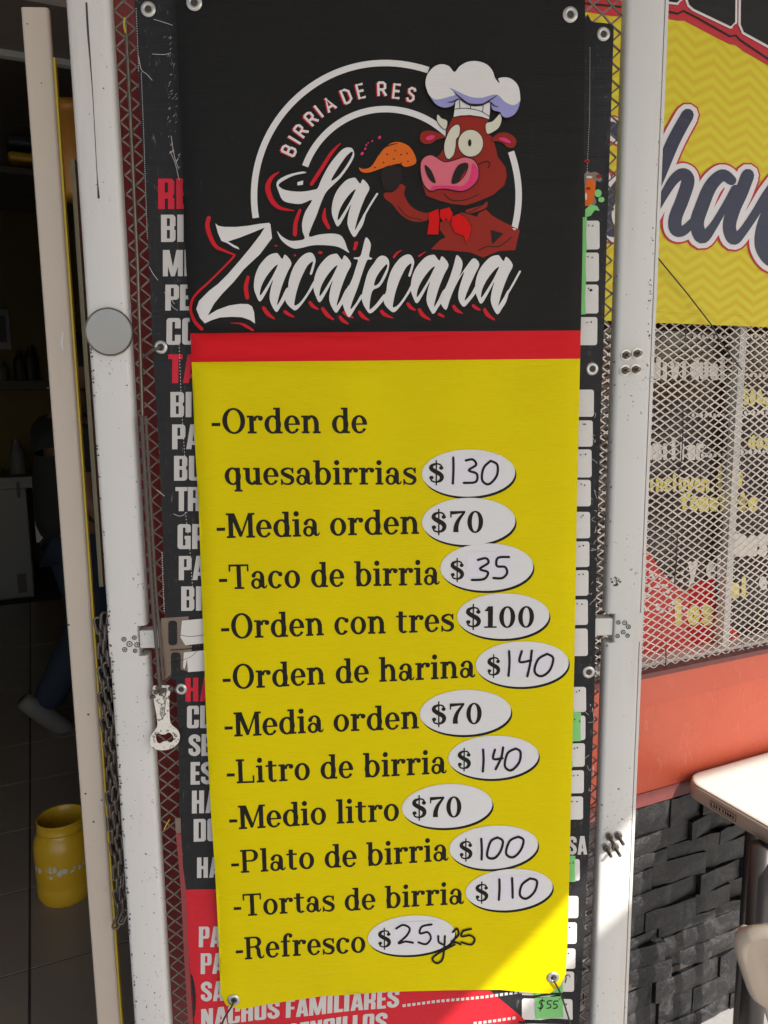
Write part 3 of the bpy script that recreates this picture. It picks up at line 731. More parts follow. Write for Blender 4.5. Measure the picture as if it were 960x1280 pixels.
lay('sun_dapples', unite(mapped(pol, WF, GW)), wsurf(GW), 3, 'wprint', wn)  # dappled sunlight painted as white spots over the red print
pol = [disc(875, 752, 22, 16, 14)]
lay('red_print', unite(mapped([[(862, 730), (892, 722), (896, 770), (872, 812), (858, 790)]], WF, GW)), wsurf(GW), 2, 'pred', wn)
# loose wires hooked on the mesh
for pts in ([(857, 405), (856, 418), (855, 426)], [(853, 510), (853, 540), (851, 575), (848, 592)], [(846, 668), (845, 700), (842, 730)], [(831, 810), (832, 822), (831, 835)]):
    b = MB(); b.tube([WF.P(*WF.px(x, y, .0), .002) for x, y in pts], .0012, 6); b.build('hanging_wire', 'wire', wn)
# ================================================================== yellow sign over the window
SW = .012
sgn = thing('shop_sign_banner', WF.P(1.2, 1.655, SW), 'yellow chevron shop sign with big navy script letters above the meshed window', 'sign')
def ssurf(u, z, l): return WF.P(u, z, SW+.004*math.sin(u*9+z*3)*max(0, 1-(z-1.65)/.2)+.003+l*LY*1.6)
sb = WF.px(960, 409, SW)[1]
su0, su1, sz0, sz1 = .16, 2.7, sb, 2.68
ext = grid_pts(su0, su1, sz0, sz1, .05)
lay('sign_sheet', unite([[(su0, sz0), (su1, sz0), (su1, sz1), (su0, sz1)]], extra=ext), ssurf, 0, 'chevron', sgn)
def TFz(x0, y0, s): return lambda x, y: (x0+x/s, y0+y/s)
F2 = TFz(810, 0, 6.4); H2 = TFz(810, 100, 5.567)
def slay(name, polys, T, layer, mat): lay(name, unite(mapped(polys, WF, SW+.003, T)), ssurf, layer, mat, sgn)
slay('red_field', [[(-700, -300), (-700, 60), (-300, 130), (155, 152), (240, 168), (285, 165), (400, 225), (560, 310), (650, 355), (695, 360), (760, 410), (960, 525), (1400, 780), (1400, -300)]], F2, 1, 'signred')
slay('dark_line', stroke([(-600, 20), (160, 95), (235, 112), (280, 88), (400, 150), (650, 292), (700, 285), (730, 320), (960, 475), (1300, 680)], 17, smooth=False), F2, 2, 'signblack')
for sh in ([(-900, -300), (-60, -300), (-60, 10), (-300, -20), (-900, -60)], [(-20, -300), (-20, 0), (150, 15), (225, 25), (255, -5), (258, -300)], [(310, -300), (310, 0), (325, 45), (360, 75), (655, 215), (690, 180), (695, -300)], [(740, -300), (735, 200), (760, 260), (960, 370), (1300, 560), (1300, -300)]):
    n = len(sh); slay('letter', [sh]+stroke(sh+[sh[0]], 36, smooth=False), F2, 3, 'signwhite'); slay('letter', [sh], F2, 4, 'signblack')
hs = [([(270, 245), (170, 430), (60, 690), (-40, 900)], [88, 92, 92, 90]),
      ([(20, 960), (90, 830), (170, 700), (235, 655), (272, 700), (235, 830), (185, 960), (190, 1040), (240, 1050), (310, 985)], [50, 55, 70, 80, 92, 92, 92, 92, 70, 55]),
      ([(575, 700), (510, 665), (430, 740), (370, 880), (335, 1000), (370, 1095), (440, 1030), (530, 880), (600, 760)], [70, 84, 92, 96, 96, 92, 60, 50, 60]),
      ([(688, 665), (640, 790), (590, 900), (560, 1020), (590, 1105), (650, 1060), (740, 930), (820, 800), (900, 700)], [92, 94, 94, 92, 88, 62, 60, 64, 70]),
      ([(900, 760), (840, 900), (790, 1050), (790, 1170), (860, 1260), (960, 1240)], [92, 94, 96, 96, 90, 70]),
      ([(-330, 700), (-420, 560), (-360, 420), (-270, 330), (-200, 380)], [80, 90, 90, 80, 80]),
      ([(-180, 700), (-300, 900), (-260, 1050), (-100, 1000)], [80, 90, 90, 70]),
      ([(-560, -100), (-300, -40), (-150, 10)], [40, 60, 40])]
def hset(extra, cut=0):
    o = []
    for p, w in hs[:7]: o += stroke(p, [q+extra for q in w], 6)
    return o
slay('script_lettering', hset(96), H2, 2, 'signred'); slay('script_lettering', hset(70), H2, 3, 'signwhite'); slay('script_lettering', hset(0), H2, 4, 'navy')
b = MB(); b.tube([WF.P(*WF.px(x, y, .03), .03) for x, y in ((770, 250), (822, 322), (860, 368), (890, 407))]+[WF.P(*WF.px(905, 428, .02), .012), WF.P(*WF.px(930, 462, .01), .004)], .0015, 6)
tag(b.build('hanging_cable', 'wire'), 'thin black cable slanting down across the lower edge of the yellow sign', 'cable')
# ================================================================== gate leaf
gate = thing('security_gate', GF.P(0, .30, -.02), 'white steel gate leaf with expanded mesh and bolted stiles, standing open', 'gate')
def prof_box(b, fr, u0, u1, z0, z1, w0, w1, r=.008, n=3):
    pts = []
    for cu, cw, a0 in ((u1-r, w1-r, 0), (u0+r, w1-r, 90), (u0+r, w0+r, 180), (u1-r, w0+r, 270)):
        for k in range(n+1): a = R(a0+90*k/n); pts.append((cu+r*math.cos(a), cw+r*math.sin(a)))
    m = len(pts); nz = 12; base = len(b.v)
    for j in range(nz+1):
        zz = z0+(z1-z0)*j/nz
        for k, (u, w) in enumerate(pts): b.v.append(fr.P(u, zz, w))
    for j in range(nz):
        for k in range(m): l = (k+1) % m; b.f.append((base+j*m+k, base+(j+1)*m+k, base+(j+1)*m+l, base+j*m+l))
    b.f.append(tuple(base+k for k in range(m))); b.f.append(tuple(base+nz*m+k for k in reversed(range(m))))
SL0, SL1, SR0, SR1 = -.444, -.3825, .3655, .4245
ly0, ly1 = GF.px(185, 819)[1], GF.px(185, 783)[1]          # notch heights
ry0, ry1 = GF.px(755, 803)[1], GF.px(755, 768)[1]
def stile(u0, u1, nz0, nz1, mat, notch):
    b = MB(); prof_box(b, GF, u0, u1, .30, nz0-.001, -.03, 0); prof_box(b, GF, u0, u1, nz1+.001, 2.40, -.03, 0)
    s0, s1 = (u0, u1-.014) if notch == 'r' else (u0+.014, u1)
    prof_box(b, GF, s0, s1, nz0-.001, nz1+.001, -.03, -.0002, .003)
    return flip_fix(b.build('stile', mat, gate, smooth=False))
s1_ = stile(SL0, SL1, ly0, ly1, 'stile', 'r'); s2_ = stile(SR0, SR1, ry0, ry1, 'stile2', 'l')
for s_ in (s1_, s2_):
    for p in s_.data.polygons: p.use_smooth = len(p.vertices) == 4
    s_.data.set_sharp_from_angle(angle=R(50))
# bright weld lip on the outer edge of the right stile
b = MB(); b.box(GF, SR1+.0002, SR1+.005, .30, 2.40, -.024, -.004); b.build('edge_lip', 'stile', gate)
b = MB(); b.box(GF, SL1-.013, SR0+.013, (ly0+ly1)/2-.014, (ly0+ly1)/2+.016, -.0285, -.0045); b.build('crossbar', 'bar', gate, bevel=.002)
for zz in (.31, 2.36):
    b = MB(); b.box(GF, SL1+.0005, SR0-.0005, zz, zz+.035, -.029, -.006); b.build('rail', 'stile', gate, bevel=.003)
b = MB(); expanded(b, GF, SL1+.001, SR0-.001, .345, 2.36, (SR0-SL1-.0021)/25, .0252, -.022, .0024, .002); b.build('expanded_mesh', 'meshg', gate, kind='stuff')
ru0 = GF.px(157, 30, -.018)[0]
b = MB(); b.tube([GF.P(GF.px(157, 22, -.018)[0], GF.px(157, 22)[1], -.018), GF.P(GF.px(172, 330, -.018)[0], GF.px(172, 330)[1], -.018), GF.P(GF.px(178, 520, -.018)[0], GF.px(178, 520)[1], -.018)], .0028, 8)
b.build('inner_rod', 'darksteel', gate)
def bolt(x, y, L=.012, w=0.):
    u, z_ = GF.px(x, y, w); c = GF.P(u, z_, w); b = MB()
    b.lathe(c, [(.0085, 0), (.0085, .0015), (.0068, .0016)], 14, GF.n); b.build('washer', 'steel', gate)
    b = MB(); b.lathe(c+GF.n*.0015, [(.0062, 0), (.0062, .005), (.0055, .0058)], 6, GF.n); b.lathe(c+GF.n*.005, [(.0030, 0), (.0030, L), (.0022, L+.001)], 10, GF.n)
    b.build('bolt', 'darksteel', gate)
for x, y in ((782, 444), (796, 442), (781, 463), (794, 462)): bolt(x, y)
for x, y in ((761, 1045), (772, 1044), (757, 1059), (768, 1058)): bolt(x, y, .022)
def rings(pts, par, sc=1.):
    for x, y, r in pts:
        u, z_ = GF.px(x, y); c = GF.P(u, z_, 0); b = MB()
        b.tube([c+GF.n*.0004+(GF.u*math.cos(a)+Z*math.sin(a))*r for a in [2*math.pi*k/16 for k in range(16)]], .0007, 5, closed=True)
        b.lathe(c-GF.n*.0003, [(.0013*sc, 0), (.0012*sc, .001)], 8, GF.n); b.build('drilled_hole', 'groove', par)
rings([(155, 799, .0032), (168, 797, .0032), (162, 805, .0042), (171.5, 806, .0038), (156, 812, .0034), (169, 813.5, .0030)], gate)
rings([(773, 778, .003), (781, 778.5, .0035), (785.5, 783.5, .0034), (779, 790, .0032), (784.5, 794.5, .003), (772, 795, .003)], gate, .8)
# long scored slot on the left stile
pts = [(108, 4), (110, 40), (112.5, 72), (116, 120), (119, 175), (121.5, 220), (123.3, 247)]
wv = [2.4, 2.6, 1.8, .8, .8, .9, 3.0]
lay('scored_slot', unite(mapped(stroke(pts, wv, 4), GF, .0004)), lambda u, z, l: GF.P(u, z, .0005), 0, 'groove', gate)
# scattered paint chips drawn out as thin flakes
pol = []
rc = random.Random(5)
def chips(n, xa, xb, ya, yb, s):
    for _ in range(n):
        x, y = rc.uniform(xa, xb), rc.uniform(ya, yb); k = rc.randint(5, 8); a0 = rc.random()*6
        r1 = rc.uniform(.3, 1)*s; pol.append([(x+r1*rc.uniform(.5, 1)*math.cos(a0+6.283*i/k)*rc.uniform(.7, 1.6), y+r1*rc.uniform(.5, 1.2)*math.sin(a0+6.283*i/k)) for i in range(k)])
for (y0, y1, n, s) in ((440, 800, 34, 1.6), (800, 1280, 70, 1.7)):
    for _ in range(n):
        y = rc.uniform(y0, y1); xl = 81+.0672*y; chips(1, xl+1.5, xl+5, y, y+1, s)
for _ in range(60):
    y = rc.uniform(820, 1270); xl = 81+.0672*y; chips(1, xl+6, xl+50, y, y+1, .9)
for _ in range(26):
    y = rc.uniform(430, 1000); xr = 143+.057*y; chips(1, xr-12, xr-3, y, y+1, 1.0)
lay('paint_chips', unite(mapped(pol, GF, .0004)), lambda u, z, l: GF.P(u, z, .0004), 0, 'groove', gate, kind='stuff')
pol = []
for _ in range(26):
    y = rc.uniform(300, 820); xl = 775-.031*y; chips(1, xl+2, xl+9, y, y+1, 1.5)
for _ in range(40):
    y = rc.uniform(60, 1270); xl = 775-.031*y; chips(1, xl+10, xl+46, y, y+1, .8)
for _ in range(22):
    y = rc.uniform(280, 420); xr = 833-.0406*y; chips(1, xr-8, xr-3, y, y+1, 1.4)
chips(16, 763, 776, 722, 732, 2.0)
lay('paint_chips', unite(mapped(pol, GF, .0004)), lambda u, z, l: GF.P(u, z, .0004), 0, 'groove', gate, kind='stuff')
# peeled patch along the right edge, upper part
edge = [(831, 0), (829, 30), (824, 62), (826, 95), (820, 118), (823, 135), (817, 152), (823, 160), (827, 172)]
inn = [(828, 172), (830, 120), (831.5, 60), (832.5, 0)]
# ================================================================== old menu banner behind
def hang(u, z): return .0045+.0022*math.sin(z*7+u*5)+.0014*math.sin(z*19-u*13)+.0010*math.sin(u*40+z*3)
def osurf(u, z, l): return GF.P(u, z, hang(u, z)+l*LY)
OW = .0045
old = thing('worn_menu_banner', GF.P(-.35, .35, OW), 'worn black and red menu banner hanging behind the yellow one, price tags down its edge', 'banner')
def omap(polys, T=None): return mapped(polys, GF, OW, T)
def fill(polys, s=.014):
    o_ = []
    for p in polys:
        xs = [q[0] for q in p]; ys = [q[1] for q in p]
        if max(xs)-min(xs) > s and max(ys)-min(ys) > s: o_ += [(math.floor(min(xs)/s)*s+s*(i+.5), math.floor(min(ys)/s)*s+s*(j+.5)) for i in range(int((max(xs)-min(xs))/s)+1) for j in range(int((max(ys)-min(ys))/s)+1)]
    return sorted({(round(a, 5), round(b_, 5)) for a, b_ in o_})
def olay(name, polys, layer, mat, holes=(), T=None, **k): m_ = omap(polys, T); return lay(name, unite(m_, omap(holes, T), fill(m_)), osurf, layer, mat, old, **k)
outline = [(166, -30), (168, 10), (172, 90), (180, 220), (186, 330), (190, 420), (198, 540), (203, 650), (207, 770), (219, 830), (222, 900), (224, 980), (224, 1045), (230, 1110), (236, 1200), (243, 1285), (250, 1380),
  (718, 1380), (724, 1285), (729, 1200), (734, 1100), (739, 980), (743, 860), (745, 780), (748, 640), (752, 500), (755, 400), (758, 300), (762, 180), (766, 60), (767, 34), (764, 30), (740, 27), (735, 17), (730, 26), (700, 24), (430, 12), (230, -30)]
om = omap([outline])[0]
ext = [p for p in grid_pts(-.40, .42, .20, 2.15, .014)]
lay('sheet', unite([om], extra=ext), osurf, 0, 'oldblack', old)
# the sheet's back, a hair behind, gives it thickness
redz = [(231, 1112), (276, 1112), (480, 1180), (560, 1225), (612, 1238), (655, 1275), (690, 1330), (690, 1380), (250, 1380), (244, 1285), (237, 1200)]
olay('red_field', [redz], 1, 'oldred')
olay('faded_strip', [[(220, 1042), (226.5, 1042), (229, 1085), (232.5, 1112), (237, 1200), (242, 1285), (236, 1285), (231, 1200), (226, 1110)]], 2, 'faded')
olay('yellowed_patch', [[(219, 1022), (226, 1022), (226.5, 1041), (220, 1041)]], 2, 'tape')
def otext(s, x, y, cap, mat, adv=.55, x1=None, y1=None, layer=2):
    """heavy lettering: px of the first letter's foot, cap height px; adv = px per unit"""
    tot = sum(HEAVY[c][1] for c in s)
    xe = x1 if x1 else x+tot*adv*cap/7; ye = y1 if y1 else y-.2
    A_, B_ = GF.px(x, y, OW), GF.px(xe, ye, OW); C_ = GF.px(x, y-cap, OW)
    lay('lettering', text_uv(HEAVY, 'h', s, A_, B_, C_[1]-A_[1], lean=(C_[0]-A_[0])/(C_[1]-A_[1])), osurf, layer, mat, old)
for s, x, y, cap, mat in (('RE', 197.5, 261, 38, 'oldpred'), ('BI', 200.8, 302, 34, 'oldwhite'), ('ME', 203, 345, 33, 'oldwhite'), ('PE', 206.2, 388, 32.5, 'oldwhite'), ('CO', 208, 431, 33.5, 'oldwhite'),
        ('TA', 210.5, 479, 36, 'oldpred'), ('BI', 213.5, 521.5, 31.5, 'oldwhite'), ('PA', 215.5, 561.5, 31, 'oldwhite'), ('BU', 217.8, 600.8, 31, 'oldwhite'), ('TR', 219.5, 638.8, 30, 'oldwhite'),
        ('GR', 222.3, 686, 31, 'oldwhite'), ('PA', 224, 724.6, 30, 'oldwhite'), ('BI', 227, 763, 30.5, 'oldwhite'), ('HA', 231.7, 877.5, 30, 'oldpred'), ('CL', 233.5, 910.8, 28, 'oldwhite'), ('SE', 235.8, 945.2, 27, 'oldwhite'),
        ('ES', 238.3, 980.6, 28, 'oldwhite'), ('HA', 240, 1016.5, 28.5, 'oldwhite'), ('DO', 242.2, 1052, 28.5, 'oldwhite'), ('HA', 246.3, 1097.5, 25.5, 'oldwhite'),
        ('PA', 249, 1182, 25, 'oldwhite'), ('PA', 251.5, 1214.8, 25.5, 'oldwhite'), ('SA', 252, 1249, 25, 'oldwhite')):
    otext(s, x, y, cap, mat, 1.0)
otext('NACHOS FAMILIARES', 252, 1282, 23, 'oldwhite', x1=499, y1=1257)
otext('NACHOS SENCILLOS', 255, 1314, 23, 'oldwhite', x1=484, y1=1286)
otext('SA', 709, 1067.5, 23, 'oldwhite', .92)
for (x0, y0, x1, y1) in ((503, 1255.5, 659, 1241), (592, 1279, 652, 1273.5)):
    n = int((x1-x0)/6.1); olay('dotted_line', [[(x0+i*6.1, y0+(y1-y0)*i/n-1.6), (x0+i*6.1+4, y0+(y1-y0)*i/n-1.9), (x0+i*6.1+4, y0+(y1-y0)*i/n+1.6), (x0+i*6.1, y0+(y1-y0)*i/n+1.9)] for i in range(n)], 2, 'oldwhite')
# stitching and cracked creases
st = []
def stitch(pts, step=2.6, w=.8):
    for a, b_ in zip(pts, pts[1:]):
        L = math.hypot(b_[0]-a[0], b_[1]-a[1]); n = int(L/step)
        for i in range(n):
            t = i/n; x = a[0]+(b_[0]-a[0])*t; y = a[1]+(b_[1]-a[1])*t; dx, dy = (b_[0]-a[0])/L*step*.45, (b_[1]-a[1])/L*step*.45
            st.append([(x-w/2, y), (x+w/2, y), (x+dx+w/2, y+dy), (x+dx-w/2, y+dy)])
stitch([(176, 90), (180, 180), (184, 300)]); stitch([(203, 690), (206, 765)], 3, 1.1); stitch([(737, 60), (736, 150), (732, 250)], 3, .7)
stitch([(224, 430), (228, 520), (233, 600)], 4, .8); stitch([(232, 640), (238, 690), (243, 760)], 4, .8); stitch([(170, 10), (173, 90)], 3, .9)
olay('stitching', st, 3, 'oldwhite', kind='stuff')
cr = random.Random(3); st = []
for _ in range(46):
    x, y = 206+cr.uniform(-3, 9), cr.uniform(45, 215); x += (y-40)*.055
    st += stroke([(x, y), (x+cr.uniform(1, 3), y-cr.uniform(1, 4))], cr.uniform(.25, .5), smooth=False, caps=False)
for pts in ([(173, 70), (176, 86), (183, 92), (190, 100)], [(192, 24), (205, 28), (216, 32)], [(190, 67), (205, 68), (214, 66)], [(213, 190), (219, 204), (224, 225)], [(186, 333), (191, 342), (197, 350)],
            [(205, 365), (212, 372), (218, 380)], [(209, 372), (215, 383), (222, 388)], [(217, 642), (226, 645), (234, 640)], [(197, 612), (206, 620)], [(214, 170), (218, 195), (223, 210)]):
    st += stroke(pts, .6, 4, caps=False)
for _ in range(26):
    y = cr.uniform(520, 1000); x = 746-(y-500)*.02+cr.uniform(-3, 5)
    st += stroke([(x, y), (x+cr.uniform(-5, 3), y+cr.uniform(-6, 6)), (x+cr.uniform(-7, 5), y+cr.uniform(-9, 9))], .4, 3, caps=False)
olay('cracked_creases', st, 3, 'oldwhite', kind='stuff')
# price tags printed down the right-hand edge
def rrect(x0, y0, x1, y1, r=3, k=0):
    o = []
    for cx_, cy_, a0 in ((x1-r, y0+r, -90), (x1-r, y1-r, 0), (x0+r, y1-r, 90), (x0+r, y0+r, 180)):
        for i in range(4): a = R(a0+30*i); o.append((cx_+r*math.cos(a), cy_+r*math.sin(a)))
    return o
tags = [(718, 276, 749, 312, 1), (716, 316, 748, 352, 1), (716, 356, 747.4, 392, 1), (716, 396.5, 746.2, 431.5, 0), (712, 487, 743, 521, 0), (712, 525.6, 741.8, 558.4, 0), (712, 562, 740.2, 597, 0), (710, 600, 739, 633, 0), (710, 640, 738, 673, 0),
        (710, 677, 737.2, 709, 0), (708, 713, 736.2, 745, 0), (706, 749.8, 735.4, 781.5, 0), (706, 786, 735, 820, 0), (702, 858, 732, 889, 1), (702, 893.5, 731, 924, 2), (700, 928, 730.5, 957.5, 1), (699, 962, 729.5, 991, 1), (698, 995, 728.6, 1024, 1),
        (696, 1073, 724.3, 1100, 2), (694, 1119, 722.7, 1147, 0), (693, 1152.5, 721, 1180, 0), (690, 1186, 719.6, 1212, 0), (688, 1215.5, 718, 1241, 0), (653, 1250, 716, 1276.5, 0), (652, 1281, 714, 1300, 0), (653, 1237, 690, 1248, 0)]
dots = []
for x0, y0, x1, y1, g_ in tags:
    olay('price_tag', [rrect(x0, y0, x1, y1)], 1, 'tag')
    if g_: xr = x1-(15.5 if g_ == 1 else 5.5); olay('green_sticker', [[(x0-4, y0-6), (xr, y0-4), (xr-1, (y0+y1)/2), (xr, y1+1), (x0-4, y1+2)]], 2, 'green')
    if y0 not in (487, 1119, 786): dots += [disc(x1-cr.uniform(7, 10), y0+cr.uniform(4, 7), .9, 1.1, 7), disc(x1-cr.uniform(11, 14), y0+cr.uniform(4, 7), .8, .9, 7)]
dots += [disc(738, 363, 2, 1.6, 8)] + stroke([(705, 1218), (708, 1223), (707, 1229)], 1.1) + stroke([(711, 1219), (713, 1222)], 1.0)
olay('ink_marks', dots, 3, 'ink', kind='stuff')
olay('green_sticker', [[(669, 1249), (703, 1246), (704.5, 1272), (670, 1275)]], 3, 'green')
olay('green_sticker', [[(666, 1238), (688, 1222), (703, 1210), (704, 1243), (690, 1246), (668, 1248)]], 2, 'green')
mk = stroke([(681, 1252.5), (677, 1252), (675, 1255), (679, 1258), (677, 1262), (673, 1261)], 1.3)+stroke([(678.5, 1250), (675.5, 1265)], 1.1)
for ox in (0, 8): mk += stroke([(690+ox, 1252), (685.5+ox, 1252.5), (684.5+ox, 1256), (688+ox, 1256.5), (688.5+ox, 1260), (684+ox, 1261.5)], 1.3)
mk += [disc(701-1.5, 1249.5, .9, .7, 6), disc(703.5-1.5, 1249, .9, .7, 6)]
olay('ink_marks', mk, 4, 'ink', kind='stuff')
olay('black_divider', stroke([(650, 1246), (668, 1247), (690, 1243.5), (716, 1243)], 2.6)+stroke([(650, 1279.5), (668, 1279.5), (690, 1275.5), (714, 1276)], 2.6), 3, 'oldblack')
# printed picture of a meat dish with lettuce
olay('food_picture', [[(730, 218), (734, 214), (738, 216), (744, 215), (749, 218), (752, 224), (750, 228), (745, 226), (744, 234), (743, 246), (745, 252), (744, 256), (731, 258)]], 2, 'peltan' if False else 'tape')
olay('food_picture', [[(733, 226), (739, 222), (743, 228), (744, 240), (741, 252), (737, 258), (731, 257), (731, 232)]], 3, 'orange')
olay('food_picture', [disc(747, 242, 4.5, 5, 9), disc(751, 250, 4, 3.5, 9), [(731, 262), (738, 256), (746, 258), (749, 264), (743, 263), (738, 270), (731, 272)]], 4, 'lettuce' if 'lettuce' in MT else 'green')
olay('food_picture', [disc(735, 236, 3, 2, 7), disc(748, 221, 3.6, 2.6, 7), disc(733, 202, 4, 2.2, 7)], 4, 'browned')
olay('food_picture', [disc(736, 222, 4, 1.6, 7), disc(732, 246, 1.4, 5, 7)], 5, 'tag')
# brown tape and paper scraps where the crossbar runs
olay('tape_strip', [[(202, 772), (236, 770), (237, 812), (205, 826), (200, 800)]], 2, 'tape'); olay('tape_strip', [[(205, 824), (240, 806), (238, 840), (222, 836), (206, 850)]], 3, 'tape')
olay('black_patch', [rrect(211, 775, 222, 806, 4), rrect(214, 815, 226, 850, 4)], 4, 'oldblack')
olay('paper_scrap', [[(228, 775), (262, 772), (264, 803), (232, 806), (226, 796)]], 5, 'paper'); olay('paper_scrap', [[(230, 815), (262, 812), (264, 838), (235, 840), (234, 824), (231, 836), (229, 834)]], 5, 'paper')
olay('ink_marks', stroke([(226, 793), (240, 795), (262, 792)], .6, 3)+stroke([(214, 812), (232, 811), (262, 808)], 1.0, 3)+stroke([(213, 828), (236, 822), (246, 814)], .5, 3), 6, 'ink')
# ================================================================== grommets and ties
def grommet(fr_surf, x, y, r, par, w, mat='steel', layer=0):
    u, z_ = GF.px(x, y, w); c = fr_surf(u, z_, layer+1)
    b = MB(); b.lathe(c, [(r*.42, -.0008), (r*.46, .0012), (r*.62, .0020), (r*.85, .0017), (r, .0002)], 24, GF.n, closed_ends=False); o_ = b.build('grommet', mat, par, smooth=True); flip_fix(o_)
    b = MB(); b.lathe(c-GF.n*.0003, [(r*.44, 0), (r*.44, .0004)], 16, GF.n); b.build('grommet_hole', 'groove', par); return c
for x, y, r in ((185, 11, .0105), (754, 43, .0098), (201, 434, .0100), (740.4, 461, .0100), (226, 862, .0095), (735.6, 840, .0105)): grommet(osurf, x, y, r, old, OW)
# ================================================================== new birria banner
NW = .022
CREASE = [(1.49, .05, .0009, .032), (1.21, -.09, .0008, .030), (.93, .07, .0010, .034), (.71, -.05, .0009, .030), (.575, .10, .0012, .030), (1.78, .06, .0009, .032)]
def nsurf(u, z, l):
    w = NW + .0030*math.sin(z*3.1+.6)*math.sin(u*5+1.2) + .0012*math.sin(z*11+u*6) + .0007*math.sin(u*31-z*5)
    for z0_, sl_, am_, wd_ in CREASE: d_ = (z-z0_-sl_*u)/wd_; w += am_*math.exp(-d_*d_) if abs(d_) < 3 else 0
    e = max(0, (-.262-u)/.032); w -= .012*e*e*min(1, max(0, (z-.9)/.5)+.35)
    e = max(0, (u-.285)/.025); w -= .004*e*e
    q = max(0, (u-.20)/.10)*max(0, (.62-z)/.13); w += .008*min(q, 1.3)                # the lower corner lifts
    q = max(0, (.56-z)/.08); w += .004*q*q*math.sin(u*16+1)
    return GF.P(u, z, w+l*LY)
nb = thing('menu_banner', GF.P(0, .48, NW), 'yellow hanging menu banner with a black logo panel and hand-corrected prices', 'banner')
def nmap(polys, T=None): return mapped(polys, GF, NW, T)
def nlay(name, polys, layer, mat, holes=(), T=None, par=None, **k): m_ = nmap(polys, T); return lay(name, unite(m_, nmap(holes, T), fill(m_, .012)), nsurf, layer, mat, par or nb, **k)
nout = [(217, -30), (218, 0), (226, 180), (231, 330), (237, 415), (238.5, 452), (243, 560), (247.5, 640), (251.5, 760), (258, 920), (263, 1010), (268.5, 1090), (273, 1180), (275.5, 1245), (283, 1257), (300, 1262), (340, 1257), (400, 1247), (480, 1238), (560, 1235.5), (625, 1238), (660, 1240.5), (686, 1239), (699, 1228), (706, 1214), (709, 1170), (712, 1100), (715, 1000), (719, 820), (722, 640), (725.5, 460), (728, 330), (730.5, 150), (732, 0), (732.3, -30)]
no = nmap([nout])[0]
ext = grid_pts(-.29, .30, .48, 2.10, .012)+[(u, z) for u in (-.288, -.282, -.276) for z in [.5+.02*i for i in range(80)]]
V, F_ = unite([no], extra=ext)
zr0 = GF.px(480, 414.5, NW)[1]; zr1 = GF.px(480, 450.5, NW)[1]
# cut the triangles at the colour bands: three flat sheets welded into one
def band(lo, hi):
    us = [p[0] for p in no]; q = clip(clip(no, lo, True), hi, False)
    return unite([q], extra=[e for e in ext if lo+.003 < e[1] < hi-.003]+[(u, hi) for u in []])
def clip(poly, zc, above):
    out = []
    for i in range(len(poly)):
        a, b_ = poly[i], poly[(i+1) % len(poly)]; ia = (a[1] >= zc) == above; ib = (b_[1] >= zc) == above
        if ia: out.append(a)
        if ia != ib: t = (zc-a[1])/(b_[1]-a[1]); out.append((a[0]+(b_[0]-a[0])*t, zc))
    return out
VV = []; FF = []; MI = []
for lo, hi, mi in ((0, zr1, 2), (zr1, zr0, 1), (zr0, 9, 0)):
    v, f = band(lo, hi); n = len(VV); VV += v; FF += [tuple(i+n for i in t) for t in f]; MI += [mi]*len(f)
P_ = [nsurf(u, z, 0) for u, z in VV]
FF = [t if (VV[t[1]][0]-VV[t[0]][0])*(VV[t[2]][1]-VV[t[0]][1])-(VV[t[2]][0]-VV[t[0]][0])*(VV[t[1]][1]-VV[t[0]][1]) > 0 else t[::-1] for t in FF]
sh = mesh('sheet', P_, FF, ['black', 'red', 'yellow'], nb, mids=MI, smooth=True)
P_b = [p-GF.n*.0012 for p in P_]
mesh('sheet_backing', P_b, [t[::-1] for t in FF], 'tag', nb, smooth=True)
# --- round emblem
Zt = TFz(230, 260, 8); Bt = TFz(310, 280, 8); Ct = TFz(420, 280, 8); Dt = TFz(530, 290, 7.385); Et = TFz(330, 170, 6.4); Ft = TFz(520, 70, 6.857); Gt = TFz(440, 150, 4.364)
CXc, CYc = 483, 245
def ringarc(r, w, a0, a1): return stroke([(CXc+r*math.cos(R(a)), CYc-r*math.sin(R(a))) for a in [a0+(a1-a0)*i/40 for i in range(41)]], w, caps=False, smooth=False)[:40]
nlay('emblem_ring', ringarc(165.5, 8, 189.5, 71.5)+ringarc(165, 8, 19.5, -16)+ringarc(108, 8, 160, 45), 1, 'white')
sans = {'B': ([[(0, 0), (0, 7)], [(0, 7), (2.6, 7), (3.6, 6.2), (3.5, 4.3), (2.6, 3.7), (0, 3.7)], [(2.6, 3.7), (3.9, 2.9), (3.9, .9), (2.8, 0), (0, 0)]], 4.2), 'I': ([[(0, 0), (0, 7)]], 1),
        'R': ([[(0, 0), (0, 7)], [(0, 7), (2.8, 7), (3.9, 6.1), (3.8, 4.1), (2.8, 3.4), (0, 3.4)], [(2.2, 3.4), (4.2, 0)]], 4.2), 'A': ([[(0, 0), (2.4, 7), (4.8, 0)], [(.9, 2.3), (3.9, 2.3)]], 4.8),
        'D': ([[(0, 0), (0, 7), (2.3, 7), (4.1, 5.6), (4.1, 1.4), (2.3, 0), (0, 0)]], 4.2), 'E': ([[(3.6, 0), (0, 0), (0, 7), (3.6, 7)], [(0, 3.6), (3.3, 3.6)]], 3.7),
        'S': ([[(3.8, 5.6), (3.2, 6.8), (1.4, 7), (.3, 6), (.6, 4.4), (3.4, 3), (3.8, 1.4), (2.6, .1), (1.0, .1), (.1, 1.5)]], 4)}
lt = []; lr = []
